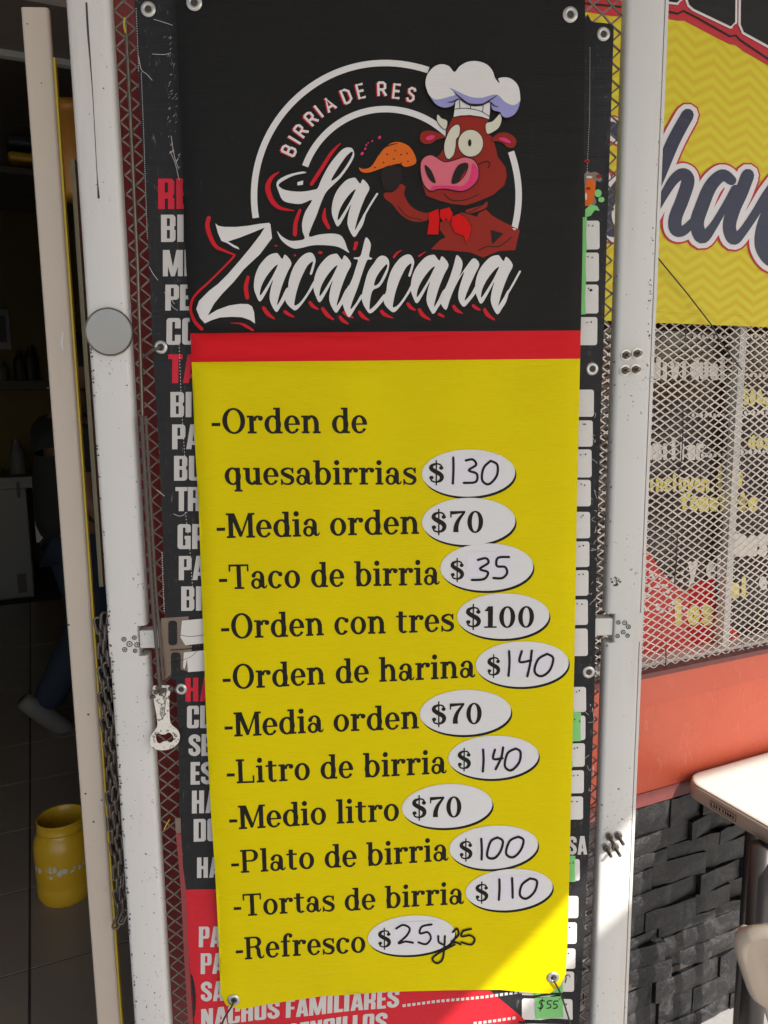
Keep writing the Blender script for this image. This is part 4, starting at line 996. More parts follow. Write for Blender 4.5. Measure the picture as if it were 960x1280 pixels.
for ch, x, y in zip('BIRRIADERES', (361.5, 369, 376.6, 389.3, 399.5, 411.8, 433.2, 451.3, 477.6, 496.2, 514), (188, 174.5, 164, 149, 139.3, 131.8, 121.2, 114.8, 112.4, 114.7, 118.8)):
    st_, wd = sans[ch]; an = math.atan2(x-CXc, CYc-y); s_ = 19.6/7.6*(.92 if ch != 'I' else 1)
    for q in st_:
        pp = []
        for gx, gy in q:
            lx, ly = (gx-wd/2)*s_*.93, -(gy-3.5)*s_; pp.append((x+lx*math.cos(an)-ly*math.sin(an), y+lx*math.sin(an)+ly*math.cos(an)))
        lt += stroke(pp, 3.0, smooth=False, caps=False); lr += stroke([(a-1.4, b_+.5) for a, b_ in pp], 3.2, smooth=False, caps=False)
nlay('emblem_lettering', lr, 1, 'pred'); nlay('emblem_lettering', lt, 2, 'white')
# --- script logo
def off(pts, dx, dy): return [(a+dx, b_+dy) for a, b_ in pts]
def toP(T, pts): return [T(a, b_) for a, b_ in pts]
Zp = toP(Zt, [(315,155),(345,180),(400,190),(520,190),(640,178),(760,158),(850,148),(865,165),(880,300),(760,460),(600,610),(500,735),(380,860),(300,960),(240,1075),(330,1020),(450,975),(560,958),(640,960),(680,985),(700,1040),(710,1155),(660,1120),(580,1092),(480,1088),(360,1095),(270,1125),(210,1155),(160,1100),(122,1010),(150,930),(250,830),(340,760),(440,660),(560,520),(660,400),(760,270),(808,195),(700,240),(560,295),(440,335),(500,370),(540,390),(555,415),(500,395),(430,350),(375,330),(340,250)])
Ap = toP(Bt, [(275,290),(300,297),(343,350),(370,305),(435,388),(395,480),(350,590),(315,700),(290,808),(330,750),(375,655),(400,640),(372,750),(330,820),(285,880),(240,820),(215,740),(228,640),(250,555),(190,670),(122,775),(80,710),(58,630),(70,520),(110,420),(170,345),(220,305)])
Ah = toP(Bt, [(298,405),(250,440),(180,530),(130,630),(120,715),(180,630),(240,530),(275,460)])
Cp = toP(Bt, [(612,285),(650,300),(675,350),(670,400),(640,500),(618,498),(635,440),(650,375),(600,410),(560,480),(520,570),(485,680),(465,780),(468,815),(520,785),(590,690),(660,565),(670,600),(610,700),(540,800),(478,862),(430,840),(385,790),(372,745),(390,670),(400,640),(410,560),(450,440),(510,350),(560,305)])
Tp = toP(Ct, [(297,135),(338,175),(348,225),(330,322),(362,340),(345,357),(312,362),(270,470),(215,640),(165,770),(145,852),(200,790),(250,705),(265,730),(200,830),(135,930),(95,880),(68,800),(80,745),(120,640),(165,540),(200,430),(220,360),(185,350),(180,335),(240,325),(265,250)])
Ep = toP(Ct, [(465,315),(510,335),(533,385),(520,470),(480,560),(430,630),(370,660),(345,740),(335,840),(345,850),(400,800),(480,700),(490,740),(420,830),(345,893),(300,850),(265,780),(258,720),(280,620),(320,480),(380,390),(420,335)])
Eh = toP(Ct, [(505,402),(450,460),(400,540),(382,615),(430,590),(480,500),(512,430)])
Np = toP(Dt, [(305,215),(342,252),(355,300),(340,370),(328,408),(400,305),(458,243),(510,298),(470,390),(420,500),(385,590),(378,632),(430,575),(480,490),(485,550),(420,640),(370,690),(330,650),(315,590),(330,500),(370,365),(290,500),(240,620),(203,720),(148,647),(145,600),(190,530),(230,440),(270,320),(290,240)])
Lp = toP(Et, [(690,98),(715,120),(720,165),(690,230),(620,330),(560,390),(500,450),(460,530),(420,640),(385,720),(360,805),(440,790),(540,782),(610,795),(645,840),(665,900),(680,935),(600,890),(500,875),(390,875),(300,895),(240,900),(180,870),(130,820),(105,760),(140,800),(200,835),(260,838),(325,822),(310,770),(305,700),(330,610),(385,515),(300,545),(220,540),(150,515),(115,440),(100,390),(120,350),(200,310),(300,288),(335,292),(330,300),(250,315),(180,345),(118,388),(140,420),(200,440),(300,448),(390,435),(430,420),(460,350),(520,240),(590,150),(640,105)])
Lh = toP(Et, [(705,130),(660,165),(600,250),(545,340),(545,362),(600,320),(660,240),(705,160)])
def rnd(p): return crom(p, 3, True)
a3 = (86.25, 2.25); 
nlay('logo_lettering', [Zp], 3, 'white')
nlay('logo_lettering', [rnd(Ap)], 3, 'white', [rnd(Ah)])
nlay('logo_lettering', [rnd(Cp)], 3, 'white')
nlay('logo_lettering', [rnd(off(Ap, 74.6, 1))]+stroke([(420, 389), (427, 376), (436, 358)], 2.2), 3, 'white', [rnd(off(Ah, 74.6, 1))])
nlay('logo_lettering', [rnd(Tp)], 3, 'white'); nlay('logo_lettering', [rnd(Ep)], 3, 'white', [rnd(Eh)])
nlay('logo_lettering', [rnd(off(Cp, 123.25, 2.25))], 3, 'white')
nlay('logo_lettering', [rnd(off(Ap, 196.25, 2.25))]+stroke(toP(Dt, [(80, 745), (115, 690), (150, 630), (190, 540)]), 2.4), 3, 'white', [rnd(off(Ah, 196.25, 2.25))])
nlay('logo_lettering', [rnd(Np)], 3, 'white')
nlay('logo_lettering', [rnd(off(Ap, 276.5, 2.9))]+stroke(toP(Dt, [(668, 735), (700, 680), (800, 520), (885, 365)]), 2.5)+stroke(toP(Dt, [(420, 620), (480, 530), (500, 480)]), 2.2), 3, 'white', [rnd(off(Ah, 276.5, 2.9))])
nlay('logo_lettering', [rnd(Lp), toP(Et, [(268,372),(314,358),(312,392),(268,398)])], 3, 'white', [rnd(Lh)])
nlay('logo_lettering', [rnd(off(Ap, 97.4, -93.4))]+stroke(toP(Et, [(718, 795), (760, 715), (840, 570), (905, 466)]), 2.5), 3, 'white', [rnd(off(Ah, 97.4, -93.4))])
red = []
def rs_(T, pts, w): 
    global red
    red += stroke(toP(T, pts), w, 5)
rs_(Zt, [(250,100),(235,180),(265,290),(320,385),(400,425),(505,468)], [5,5.6,5.4,4.6,3.2,2.4]); rs_(Zt, [(505,468),(480,505),(380,610),(250,740),(120,860),(70,940),(62,1030),(110,1140),(180,1210)], [2.6,2.6,2.4,2.5,3.2,3.6,4,4.4,4.2])
rs_(Zt, [(640,690),(618,790),(632,895)], [4,5.4,5]); rs_(Zt, [(470,1150),(560,1155),(620,1180),(690,1222)], [.8,1.8,3.6,2.5])
dA = lambda dx, dy: [rs_(Bt, off(p, dx, dy), w) for p, w in (([(155,838),(200,900),(262,945)], [4.4,5,2]), ([(368,875),(410,905),(460,928)], [4,4,1.5]))]
dA(0, 0); dA(592, 8); rs_(Bt, [(620,785),(650,822),(700,850)], [4,4.4,2])
for p, w in (([(40,930),(70,965),(120,995)], [4,4.4,2]), ([(235,880),(270,925),(330,960)], [4,4.8,1.5]), ([(455,870),(490,905),(570,938)], [4,4.6,1.2]), ([(720,795),(750,835),(795,858)], [4,4.4,2]), ([(835,855),(870,910),(940,955)], [4,5,2]), ([(198,190),(190,250)], [4.2,3]), ([(580,330),(610,290),(655,262)], [3,2.6,1]), ([(830,320),(895,278)], [2.4,1])): rs_(Ct, p, w)
for p, w in (([(275,685),(300,720),(355,750)], [4,4.6,1.5]), ([(455,680),(480,700),(515,718)], [4,4,2.4]), ([(560,715),(590,765),(650,808)], [4,5,2]), ([(140,758),(180,778)], [3.6,3])): rs_(Dt, p, w)
for p, w in (([(118,290),(60,335),(30,410),(60,510),(125,575),(240,598)], [1.5,4.5,6.5,6.2,4.5,1.2]), ([(610,65),(540,140),(470,250),(380,388)], [1.4,4,4.6,4.4]), ([(288,595),(255,690),(247,788)], [3.6,5,5.2]), ([(488,585),(482,660),(518,735)], [2,5.4,4]), ([(742,855),(722,905)], [4,3.4])): rs_(Et, p, w)
red += [disc(345, 307, 2, 1), disc(400.5, 315.8, 3.2, 2, 5), disc(368.5, 319, 1.6, 1.4, 6)]
nlay('logo_accents', red, 2, 'pred', kind='stuff')
# --- cartoon bull in a cook's hat
def bl(polys, layer, mat, T, out=0, smooth=True, holes=()):
    pl = [rnd(p) if smooth else p for p in (toP(T, q) for q in polys)]
    hl = [rnd(toP(T, q)) for q in holes]
    if out:
        e = []
        for p in pl: e += stroke(p, out, caps=False, smooth=False, closed=True)
        nlay('emblem_outline', e, layer-.5, 'soot')
    nlay('emblem_bull', pl, layer, mat, hl)
bl([[(730,490),(760,520),(800,545),(915,600),(890,710),(800,715),(715,750),(640,722),(530,712),(430,705),(480,655),(510,640),(480,600),(480,560),(560,520),(600,505),(680,530),(690,510)]], 1, 'browned', Gt, smooth=False)
bl([[(755,600),(825,620),(765,680)]], 2, 'soot', Gt, smooth=False)
bl([[(265,350),(290,365),(285,410),(320,470),(380,505),(420,510),(415,545),(340,555),(270,520),(220,460),(180,430),(175,400),(220,395),(245,370)]], 1, 'browned', Gt)
nlay('emblem_outline', stroke(toP(Gt, [(690, 712), (740, 690), (800, 690), (870, 640)]), 1.2)+stroke(toP(Gt, [(250, 470), (300, 525), (380, 545)]), .9), 2, 'soot')
bl([[(225,250),(262,262),(275,300),(262,350),(235,385),(190,390),(165,350),(160,290),(180,258)]], 4, 'soot', Gt)
bl([[(38,262),(60,270),(100,260),(130,220),(160,170),(200,135),(250,122),(310,145),(345,200),(345,240),(290,258),(260,240),(210,250),(150,270),(90,290),(50,285)]], 3, 'orange', Gt)
nlay('emblem_outline', [disc(*Gt(x, y), 1.1, 1.0, 7) for x, y in ((235,170),(267,192),(300,185),(192,190),(228,215),(172,235),(125,262),(305,228),(268,238))]+stroke(toP(Gt, [(145, 195), (180, 150), (250, 130)]), [.6, 1.8, .6], 4), 4, 'soot')
nlay('emblem_bull', [disc(*Gt(x, y), s_, s_*1.4, 6, .6) for x, y, s_ in ((150,98,1.8),(110,118,1.1),(78,140,1.1),(72,160,1.3),(55,186,1.8),(88,128,.8))], 2, 'hotpink')
head = toP(Ft, [(315,530),(460,512),(620,550),(600,600),(610,672),(650,700),(690,830)])+toP(Gt, [(790,200),(835,260),(842,310),(828,360),(770,410),(690,445),(620,468),(540,460),(470,440),(405,415),(385,360),(430,230),(480,190),(510,140)])+toP(Ft, [(262,640)])
nlay('emblem_outline', stroke(head, 2.2, smooth=False, caps=False, closed=True), 2, 'soot'); nlay('emblem_bull', [head], 3, 'browned')
nlay('emblem_outline', stroke(toP(Gt, [(500, 405), (540, 440), (610, 440), (690, 410)]), 1.1)+stroke(toP(Gt, [(690, 245), (730, 230), (750, 240), (740, 265)]), 1.4)+stroke(toP(Gt, [(560, 500), (640, 505), (720, 460)]), 1.0), 4, 'soot')
bl([[(35,690),(55,655),(120,645),(190,665),(245,700),(180,720),(120,755),(70,755),(38,730)]], 4, 'browned', Ft, 1.6); bl([[(85,705),(120,685),(160,690),(140,720),(95,728)]], 5, 'hotpink', Ft)
bl([[(640,730),(700,670),(780,665),(840,700),(858,745),(830,790),(780,785),(740,750),(690,735)]], 4, 'browned', Ft, 1.6); bl([[(700,712),(760,705),(810,740),(800,755),(750,742)]], 5, 'hotpink', Ft, 1)
bl([[(620,495),(700,470),(735,450),(725,485),(640,512)]], 4, 'browned', Gt, 1)
bl([[(415,510),(470,488),(475,540),(470,625),(410,625),(420,560)]], 4, 'bullred', Gt, 1.2, False); bl([[(545,530),(580,515),(625,540),(650,590),(640,640),(620,675),(610,635),(560,615),(540,570)]], 4, 'bullred', Gt, 1.4, False); bl([[(480,492),(530,480),(548,515),(530,560),(510,535),(500,560),(478,530)]], 5, 'bullred', Gt, 1, False)
bl([[(185,508),(215,540),(265,565),(250,635),(205,600),(178,550)]], 5, 'cream', Ft, 1.4); bl([[(595,590),(650,570),(690,530),(720,500),(728,560),(705,620),(660,655),(605,672)]], 6, 'cream', Ft, 1.4)
bl([[(350,595),(372,620),(365,690),(340,720),(335,780),(320,850),(280,888),(250,860),(240,780),(260,700),(300,625)]], 5, 'cream', Ft, 2)
ex, ey = Ft(465, 755); e = disc(ex, ey, 15.4, 16.6, 28); nlay('emblem_outline', stroke(e, 2, smooth=False, caps=False, closed=True), 4.5, 'soot'); nlay('emblem_bull', [e], 5, 'cream')
nlay('emblem_outline', [disc(*Ft(457, 752), 2.2, 4.6, 12)], 6, 'soot')
muz = [(375,240),(400,205),(440,200),(500,235),(560,225),(610,210),(660,225),(685,270),(680,330),(640,375),(590,392),(520,380),(470,378),(430,390),(395,360),(378,310)]
bl([muz], 7, 'pink', Gt, 2.6); bl([[(430,390),(440,365),(520,362),(600,365),(640,320),(655,240),(685,280),(680,330),(640,375),(590,392),(520,380),(470,380)]], 8, 'hotpink', Gt)
bl([[(395,250),(430,280),(455,345),(430,340),(405,300)], [(540,350),(550,300),(580,250),(625,240),(630,270),(605,320),(570,350)]], 9, 'soot', Gt); bl([[(590,320),(615,280),(622,262),(612,300),(590,335)]], 10, 'browned', Gt)
bl([[(335,400),(370,380),(430,415),(480,437),(560,430),(630,405),(628,500),(620,550),(560,530),(460,515),(380,518),(318,530),(328,465)]], 7, 'white', Ft, 1.6, False)
nlay('emblem_outline', stroke(toP(Ft, [(332, 465), (420, 458), (540, 480), (628, 530)]), .9)+stroke(toP(Ft, [(368, 392), (372, 456)]), .9)+stroke(toP(Ft, [(462, 430), (464, 460)]), .9)+stroke(toP(Ft, [(572, 430), (566, 488)]), .9), 8, 'soot')
hat = [(78,240),(95,170),(150,105),(215,82),(280,100),(325,150),(370,100),(440,62),(520,58),(600,85),(650,140),(670,200),(705,240),(700,205),(770,195),(830,220),(875,280),(888,380),(870,460),(830,515),(770,538),(730,520),(715,490),(650,470),(630,400),(560,430),(480,435),(420,410),(360,375),(330,400),(310,435),(240,452),(170,425),(120,360),(90,300)]
bl([hat], 9, 'lilac', Ft, 2)
bl([[(78,240),(95,170),(150,105),(215,82),(280,100),(325,150),(370,100),(440,62),(520,58),(600,85),(650,140),(670,200),(705,240),(700,205),(770,195),(830,220),(875,280),(888,380),(880,400),(850,425),(810,430),(750,400),(700,350),(650,345),(560,370),(470,365),(380,330),(280,282),(335,340),(280,360),(200,382),(150,380),(110,345),(90,300)]], 10, 'white', Ft)
nlay('emblem_outline', stroke(toP(Ft, [(322, 325), (380, 375), (450, 425), (560, 428), (630, 390), (690, 350)]), [.8, 1.8, 2.2, 2.2, 1.4, .6])+stroke(toP(Ft, [(265, 408), (310, 405), (345, 385)]), [.6, 1.6, 1])+stroke(toP(Ft, [(640, 415), (665, 440), (700, 448)]), [1.6, 1.4, .5])+stroke(toP(Ft, [(705, 240), (690, 205)]), 1.2), 11, 'soot')
# --- menu lines
def bline(s, x0, y0, x1, y1, cap, layer=1, par=None, mat='ink', name='menu_line'):
    A_, B_ = GF.px(x0, y0, NW), GF.px(x1, y1, NW); C_ = GF.px(x0, y0-cap, NW)
    return lay(name, text_uv(SLAB, 's', s, A_, B_, C_[1]-A_[1], lean=0), nsurf, layer, mat, par or nb)
LINES = [('-Orden de', 264, 542, 459, 541.5, 31.5), ('quesabirrias', 280, 606, 521, 606, 30), ('-Media orden', 270, 673, 524, 667.5, 31), ('-Taco de birria', 273, 737, 549, 731, 31),
         ('-Orden con tres', 275.5, 799, 568, 789.5, 31), ('-Orden de harina', 277.5, 862, 594, 847.5, 30.5), ('-Media orden', 280, 921, 524, 911, 30), ('-Litro de birria', 283, 979, 558, 967.5, 30),
         ('-Medio litro', 286, 1036.5, 499, 1025, 29.5), ('-Plato de birria', 288.5, 1091, 560, 1075, 28.5), ('-Tortas de birria', 291.5, 1146, 579, 1128.5, 28), ('-Refresco', 294, 1200, 457, 1188.5, 27.5)]
for l in LINES: bline(*l)
def oval(cx_, cy_, rx, ry, a, layer=1):
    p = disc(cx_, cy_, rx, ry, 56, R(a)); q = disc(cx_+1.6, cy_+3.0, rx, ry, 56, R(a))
    g_ = [(cx_+i, cy_+j) for i in range(-50, 51, 10) for j in range(-20, 21, 10) if (i/rx)**2+(j/ry)**2 < .8]
    ge = [GF.px(x, y, NW) for x, y in g_]
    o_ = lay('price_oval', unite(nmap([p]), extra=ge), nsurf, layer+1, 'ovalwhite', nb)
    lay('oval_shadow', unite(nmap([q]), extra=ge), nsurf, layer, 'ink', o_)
    return o_
def hand(par, digs, w=3.0):
    ps = []
    for d in digs: ps += stroke(d, w, 6)
    lay('handwritten_price', unite(nmap(ps)), nsurf, 4, 'ink', par)
def tape_patch(par, x0, y0, x1, y1): m_ = nmap([[(x0, y0+1), (x1, y0-1), (x1+1, y1-2), (x0+1, y1)]]); lay('paper_patch', unite(m_, (), fill(m_, .009)), nsurf, 2.6, 'patch', par)
MT['patch'] = plain('price_patch_lavender_white', (.60, .57, .62), .35, 0, .05, 20, .1)
T5 = TFz(500, 550, 4.0); T6 = TFz(490, 840, 3.46)
o_ = oval(586, 591.5, 58.5, 29.5, -1); bline('$', 534.5, 604.5, 556, 604.5, 26.5, 3, o_, 'ink', 'printed_price'); tape_patch(o_, 557, 570, 627, 608)
hand(o_, [toP(T5, p) for p in ([(267,88),(268,150),(265,218)], [(330,103),(365,98),(382,125),(345,152),(385,170),(380,210),(320,215)], [(455,105),(420,140),(412,200),(445,222),(485,180),(488,125),(455,105)])])
o_ = oval(586, 652, 58.5, 29.5, -1); bline('$70', 537.5, 667, 605, 666, 28, 3, o_, 'ink', 'printed_price')
o_ = oval(608.5, 709, 58, 29.5, -1.5); bline('$', 561.5, 725.5, 581, 725.5, 25.5, 3, o_, 'ink', 'printed_price'); tape_patch(o_, 583, 690, 638, 722)
hand(o_, [toP(T5, p) for p in ([(390,600),(430,592),(442,615),(400,645),(440,662),(420,695),(360,700)], [(545,585),(490,590),(485,630),(525,635),(535,665),(510,690),(468,690)])])
o_ = oval(629, 770, 57.5, 28.5, -1.5); bline('$100', 580.5, 785.5, 668, 784, 27.5, 3, o_, 'ink', 'printed_price')
o_ = oval(653, 830, 58, 28.5, -2); bline('$', 607.5, 846, 626, 845, 25, 3, o_, 'ink', 'printed_price'); tape_patch(o_, 630, 812, 694, 844)
hand(o_, [toP(T5, p) for p in ([(545,1055),(547,1115),(542,1178)], [(608,1055),(598,1108),(655,1100)], [(658,1052),(650,1115),(636,1180)], [(735,1068),(690,1095),(672,1155),(705,1180),(748,1150),(765,1090),(735,1068)])])
o_ = oval(582, 891, 57, 28, -2.5); bline('$70', 538, 907.5, 603, 905, 27, 3, o_, 'ink', 'printed_price')
o_ = oval(617, 946.5, 56.5, 27, -2.5); bline('$', 570.5, 963, 589.5, 962, 25, 3, o_, 'ink', 'printed_price'); tape_patch(o_, 596, 928, 656, 959)
hand(o_, [toP(T6, p) for p in ([(394,335),(396,380),(393,430)], [(445,335),(438,375),(478,372)], [(480,325),(472,370),(448,420)], [(535,330),(500,350),(488,405),(515,425),(550,390),(555,345),(535,330)])])
o_ = oval(559, 1007.5, 56.5, 27, -3.5); bline('$70', 513.5, 1023.5, 577.5, 1021, 26.5, 3, o_, 'ink', 'printed_price')
o_ = oval(617, 1058, 55.5, 26.5, -3.5); bline('$', 572.5, 1074, 591, 1073, 24, 3, o_, 'ink', 'printed_price'); tape_patch(o_, 596, 1041, 658, 1071)
hand(o_, [toP(T6, p) for p in ([(385,718),(387,760),(386,805)], [(455,712),(425,730),(410,790),(440,800),(468,770),(478,728),(455,712)], [(545,710),(508,728),(492,780),(522,797),(555,768),(568,725),(545,710)])])
o_ = oval(636, 1110.5, 54.5, 25.5, -4); bline('$', 592, 1126, 610.5, 1125, 23.5, 3, o_, 'ink', 'printed_price'); tape_patch(o_, 614, 1093, 676, 1124)
hand(o_, [toP(T6, p) for p in ([(462,890),(463,930),(460,978)], [(517,885),(519,925),(520,970)], [(595,888),(560,915),(552,960),(580,975),(615,945),(625,900),(595,888)])])
o_ = oval(514, 1167.5, 54.5, 24.5, -4.5); bline('$', 471, 1183.5, 489.5, 1182.5, 23, 3, o_, 'ink', 'printed_price'); tape_patch(o_, 492, 1150, 548, 1180)
T7 = TFz(460, 1080, 3.43)
hand(o_, [toP(T7, p) for p in ([(120,270),(150,255),(178,270),(165,300),(130,332),(160,325),(192,330)], [(272,252),(230,262),(222,290),(255,285),(268,310),(248,335),(215,328)], [(300,300),(302,325),(318,335)], [(328,300),(325,350),(318,400),(295,418),(275,400),(300,375),(370,335)], [(362,282),(380,268),(385,295),(355,325),(375,325),(395,335)], [(440,268),(405,278),(400,300),(435,295),(455,312),(440,335),(398,325)])], 2.6)
# corner eyelets of the new banner and their ties
cA = grommet(nsurf, 292, 1250, .0105, nb, NW); cB = grommet(nsurf, 690, 1218, .0105, nb, NW); grommet(nsurf, 243, 4, .0110, nb, NW); grommet(nsurf, 713, 18, .0110, nb, NW)
def tie(pts, r, label, mat='wire'):
    b = MB(); b.tube([Vector(p) for p in crom([tuple(q) for q in pts], 4)], r, 8); tag(b.build('tie_cord', mat), label, 'cord', 'cords tying the banners to the gate'); 
q0 = GF.P(*GF.px(281, 1268, .02), .03); q1 = GF.P(*GF.px(274, 1290, .0), .012)
tie([cA-GF.n*.004, cA+GF.n*.006-Z*.002, q0, q1], .0016, 'black cord tied through the lower left eyelet of the yellow banner')
q0 = GF.P(*GF.px(700, 1240, .02), .03); q1 = GF.P(*GF.px(714, 1284, .0), .012)
tie([cB-GF.n*.004, cB+GF.n*.006-Z*.002, q0, q1], .0016, 'black cord tied through the lower right eyelet beside the green sticker')
c_ = grommet if False else None
u_, z__ = GF.px(200, 434, OW)
tie([GF.P(u_, z__, .006), GF.P(*GF.px(192, 438, .008), .010), GF.P(*GF.px(180, 446, -.01), -.012)], .0022, 'dark cord tying the worn banner to the mesh at its left edge', 'cord')
# ================================================================== small things hung on the gate
def extrude(name, poly, fr, w0, w1, mat, par, holes=(), bevel=.0006, **k):
    V, F_ = unite([poly], holes); n = len(V)
    v = [fr.P(u, z, w1) for u, z in V]+[fr.P(u, z, w0) for u, z in V]
    F_ = [t if (V[t[1]][0]-V[t[0]][0])*(V[t[2]][1]-V[t[0]][1])-(V[t[2]][0]-V[t[0]][0])*(V[t[1]][1]-V[t[0]][1]) > 0 else t[::-1] for t in F_]
    cnt = {}
    for t in F_:
        for i in range(3): e = (t[i], t[(i+1) % 3]); cnt[e] = 1
    f = list(F_)+[(a+n, c+n, b_+n) for a, b_, c in F_]
    for a, b_ in cnt:
        if (b_, a) not in cnt: f.append((b_, a, a+n, b_+n))
    return mesh(name, v, f, mat, par, bevel=bevel, **k)
OWK = .012
op = thing('bottle_opener', GF.P(*GF.px(207, 938, OWK), OWK), 'chipped white bottle opener with worn red-brown script lettering, hanging from a cord beside the banner', 'bottle opener')
To = TFz(150, 640, 4)
o_out = [(165,875),(178,869),(245,868),(250,885),(246,940),(246,1000),(252,1055),(270,1076),(288,1092),(299,1120),(291,1155),(262,1180),(225,1191),(190,1190),(160,1178),(148,1150),(154,1120),(174,1092),(186,1068),(184,1030),(172,960),(163,905)]
o_hole = [(178,1118),(192,1106),(206,1112),(226,1112),(243,1102),(260,1113),(268,1135),(258,1151),(243,1152),(236,1146),(212,1150),(200,1158),(184,1150)]
extrude('opener_body', [GF.px(*q, OWK) for q in rnd(toP(To, o_out))], GF, OWK-.0022, OWK, 'enamel', op, [[GF.px(*q, OWK) for q in rnd(toP(To, o_hole))]], bevel=.0006)
# script on the handle, reading upwards: local x along the handle, y across
ax, ay = To(196, 1040); bx, by = To(222, 893)
Ls = math.hypot(bx-ax, by-ay); ex_, ey_ = (bx-ax)/Ls, (by-ay)/Ls
def oc(x, y): return GF.px(ax+ex_*x*Ls-ey_*y*7.2*1.0, ay+ey_*x*Ls+ex_*y*7.2*1.0, OWK) 
def sl(pts): return [(x, -y) for x, y in pts]
sc_ = []
for st_ in ([(.16,.75),(.13,.98),(.06,.95),(0,.5),(.03,.05),(.10,0),(.17,.2)], [(.21,.35),(.18,.2),(.21,.0),(.25,.2),(.21,.38)], [(.33,.33),(.29,.38),(.26,.15),(.29,0),(.34,.1)], [(.41,.36),(.37,.35),(.35,.12),(.38,0),(.42,.32),(.42,0),(.46,.12)],
            [(.47,.3),(.52,.34)], [(.70,.75),(.67,.98),(.60,.95),(.54,.5),(.57,.05),(.64,0),(.71,.2)], [(.75,.35),(.72,.2),(.75,.0),(.79,.2),(.75,.38)], [(.80,.1),(.86,.8),(.83,.98),(.81,.5),(.84,0),(.88,.15)], [(.95,.36),(.91,.35),(.89,.12),(.92,0),(.96,.32),(.96,0),(1.0,.12)],
            [(.04,-.12),(.3,-.2),(.6,-.1),(.8,-.16)]):
    sc_ += stroke([oc(x, .4-y*1.25) for x, y in st_], .0011, 4)
lay('opener_script', unite(sc_), lambda u, z, l: GF.P(u, z, OWK+.0004), 0, 'inkbrown', op, kind='stuff')
sc_ = []
for st_ in ([(200,1125),(212,1138)],): pass
dk = random.Random(9); pol = []
for _ in range(34):
    a = dk.random()*6.28; x = 224+66*math.cos(a)*dk.uniform(.78, 1.0); y = 1134+48*math.sin(a)*dk.uniform(.82, 1.02)
    pol.append([To(x+dk.uniform(-6, 6)*math.cos(k*1.05), y+dk.uniform(3, 7)*math.sin(k*1.05)) for k in range(6)])
for _ in range(8):
    x = dk.choice([dk.uniform(166, 182), dk.uniform(236, 246)]); y = dk.uniform(885, 1040); pol.append([To(x+dk.uniform(1, 4)*math.cos(k*1.05), y+dk.uniform(1, 7)*math.sin(k*1.05)) for k in range(6)])
lay('rust_chips', unite([[GF.px(*q, OWK) for q in p] for p in pol], [[GF.px(*q, OWK) for q in rnd(toP(To, o_hole))]]), lambda u, z, l: GF.P(u, z, OWK+.00035), 0, 'inkbrown', op, kind='stuff')
b = MB()
cp = [GF.P(*GF.px(x, y, w), w) for x, y, w in ((177, 520, .004), (184, 640, .008), (190, 740, .010), (195, 800, .012), (199, 850, .013), (201, 868, .012))]
b.tube(crom([tuple(p) for p in cp], 6), .0030, 8); cp2 = [p+GF.u*.0062 for p in cp[:5]]; b.tube(crom([tuple(p) for p in cp2], 6), .0022, 8)
tag(b.build('cord', 'cord'), 'brown doubled cord hanging down the mesh and holding the bottle opener', 'cord')
b = MB()
for k, (x, y) in enumerate(((196, 866), (203, 864), (199, 860), (207, 863), (190, 872), (214, 861))):
    c = GF.P(*GF.px(x, y, .014), .0135+.001*(k % 2)); b.lathe(c-Z*.003, [(.001, 0), (.0042, .002), (.0046, .005), (.001, .008)], 8, Vector((rs.uniform(-1, 1), .3, 1)))
tag(b.build('cord_knot', 'cord'), 'dark greasy knot of cord at the top of the bottle opener', 'knot')
b = MB(); b.tube([GF.P(*GF.px(x, y, -.012), -.012) for x, y in ((156, 22), (155, 30), (157, 41))], .0016, 6)
tag(b.build('yellow_tie', 'ypaint'), 'short yellow cable tie at the top of the mesh left of the banners', 'cable tie', 'yellow cable ties on the mesh')
b = MB(); b.tube([GF.P(*GF.px(x, y, -.006), -.006) for x, y in ((205, 1037), (208, 1031), (212, 1024))], .0010, 6)
tag(b.build('yellow_tie', 'ypaint'), 'thin yellow cable tie caught on the mesh below the bottle opener', 'cable tie', 'yellow cable ties on the mesh')
# round mirror stuck on the left stile
u_, z_ = GF.px(137, 415); c = GF.P(u_, z_, .0005); rr_ = (GF.px(167, 415)[0]-GF.px(107, 415)[0])/2
mr = thing('round_mirror', c, 'round dull mirror disc in a thin dark rim stuck on the left white stile', 'mirror')
b = MB(); b.lathe(c, [(rr_*.95, 0), (rr_*.95, .0032), (rr_*.935, .0034)], 56, GF.n); b.build('mirror_disc', 'mirror', mr)
b = MB(); b.lathe(c, [(rr_, 0), (rr_, .0038), (rr_*.98, .0052), (rr_*.95, .0048), (rr_*.935, .0034)], 56, GF.n, closed_ends=False); b.build('mirror_rim', 'darksteel', mr, smooth=True)
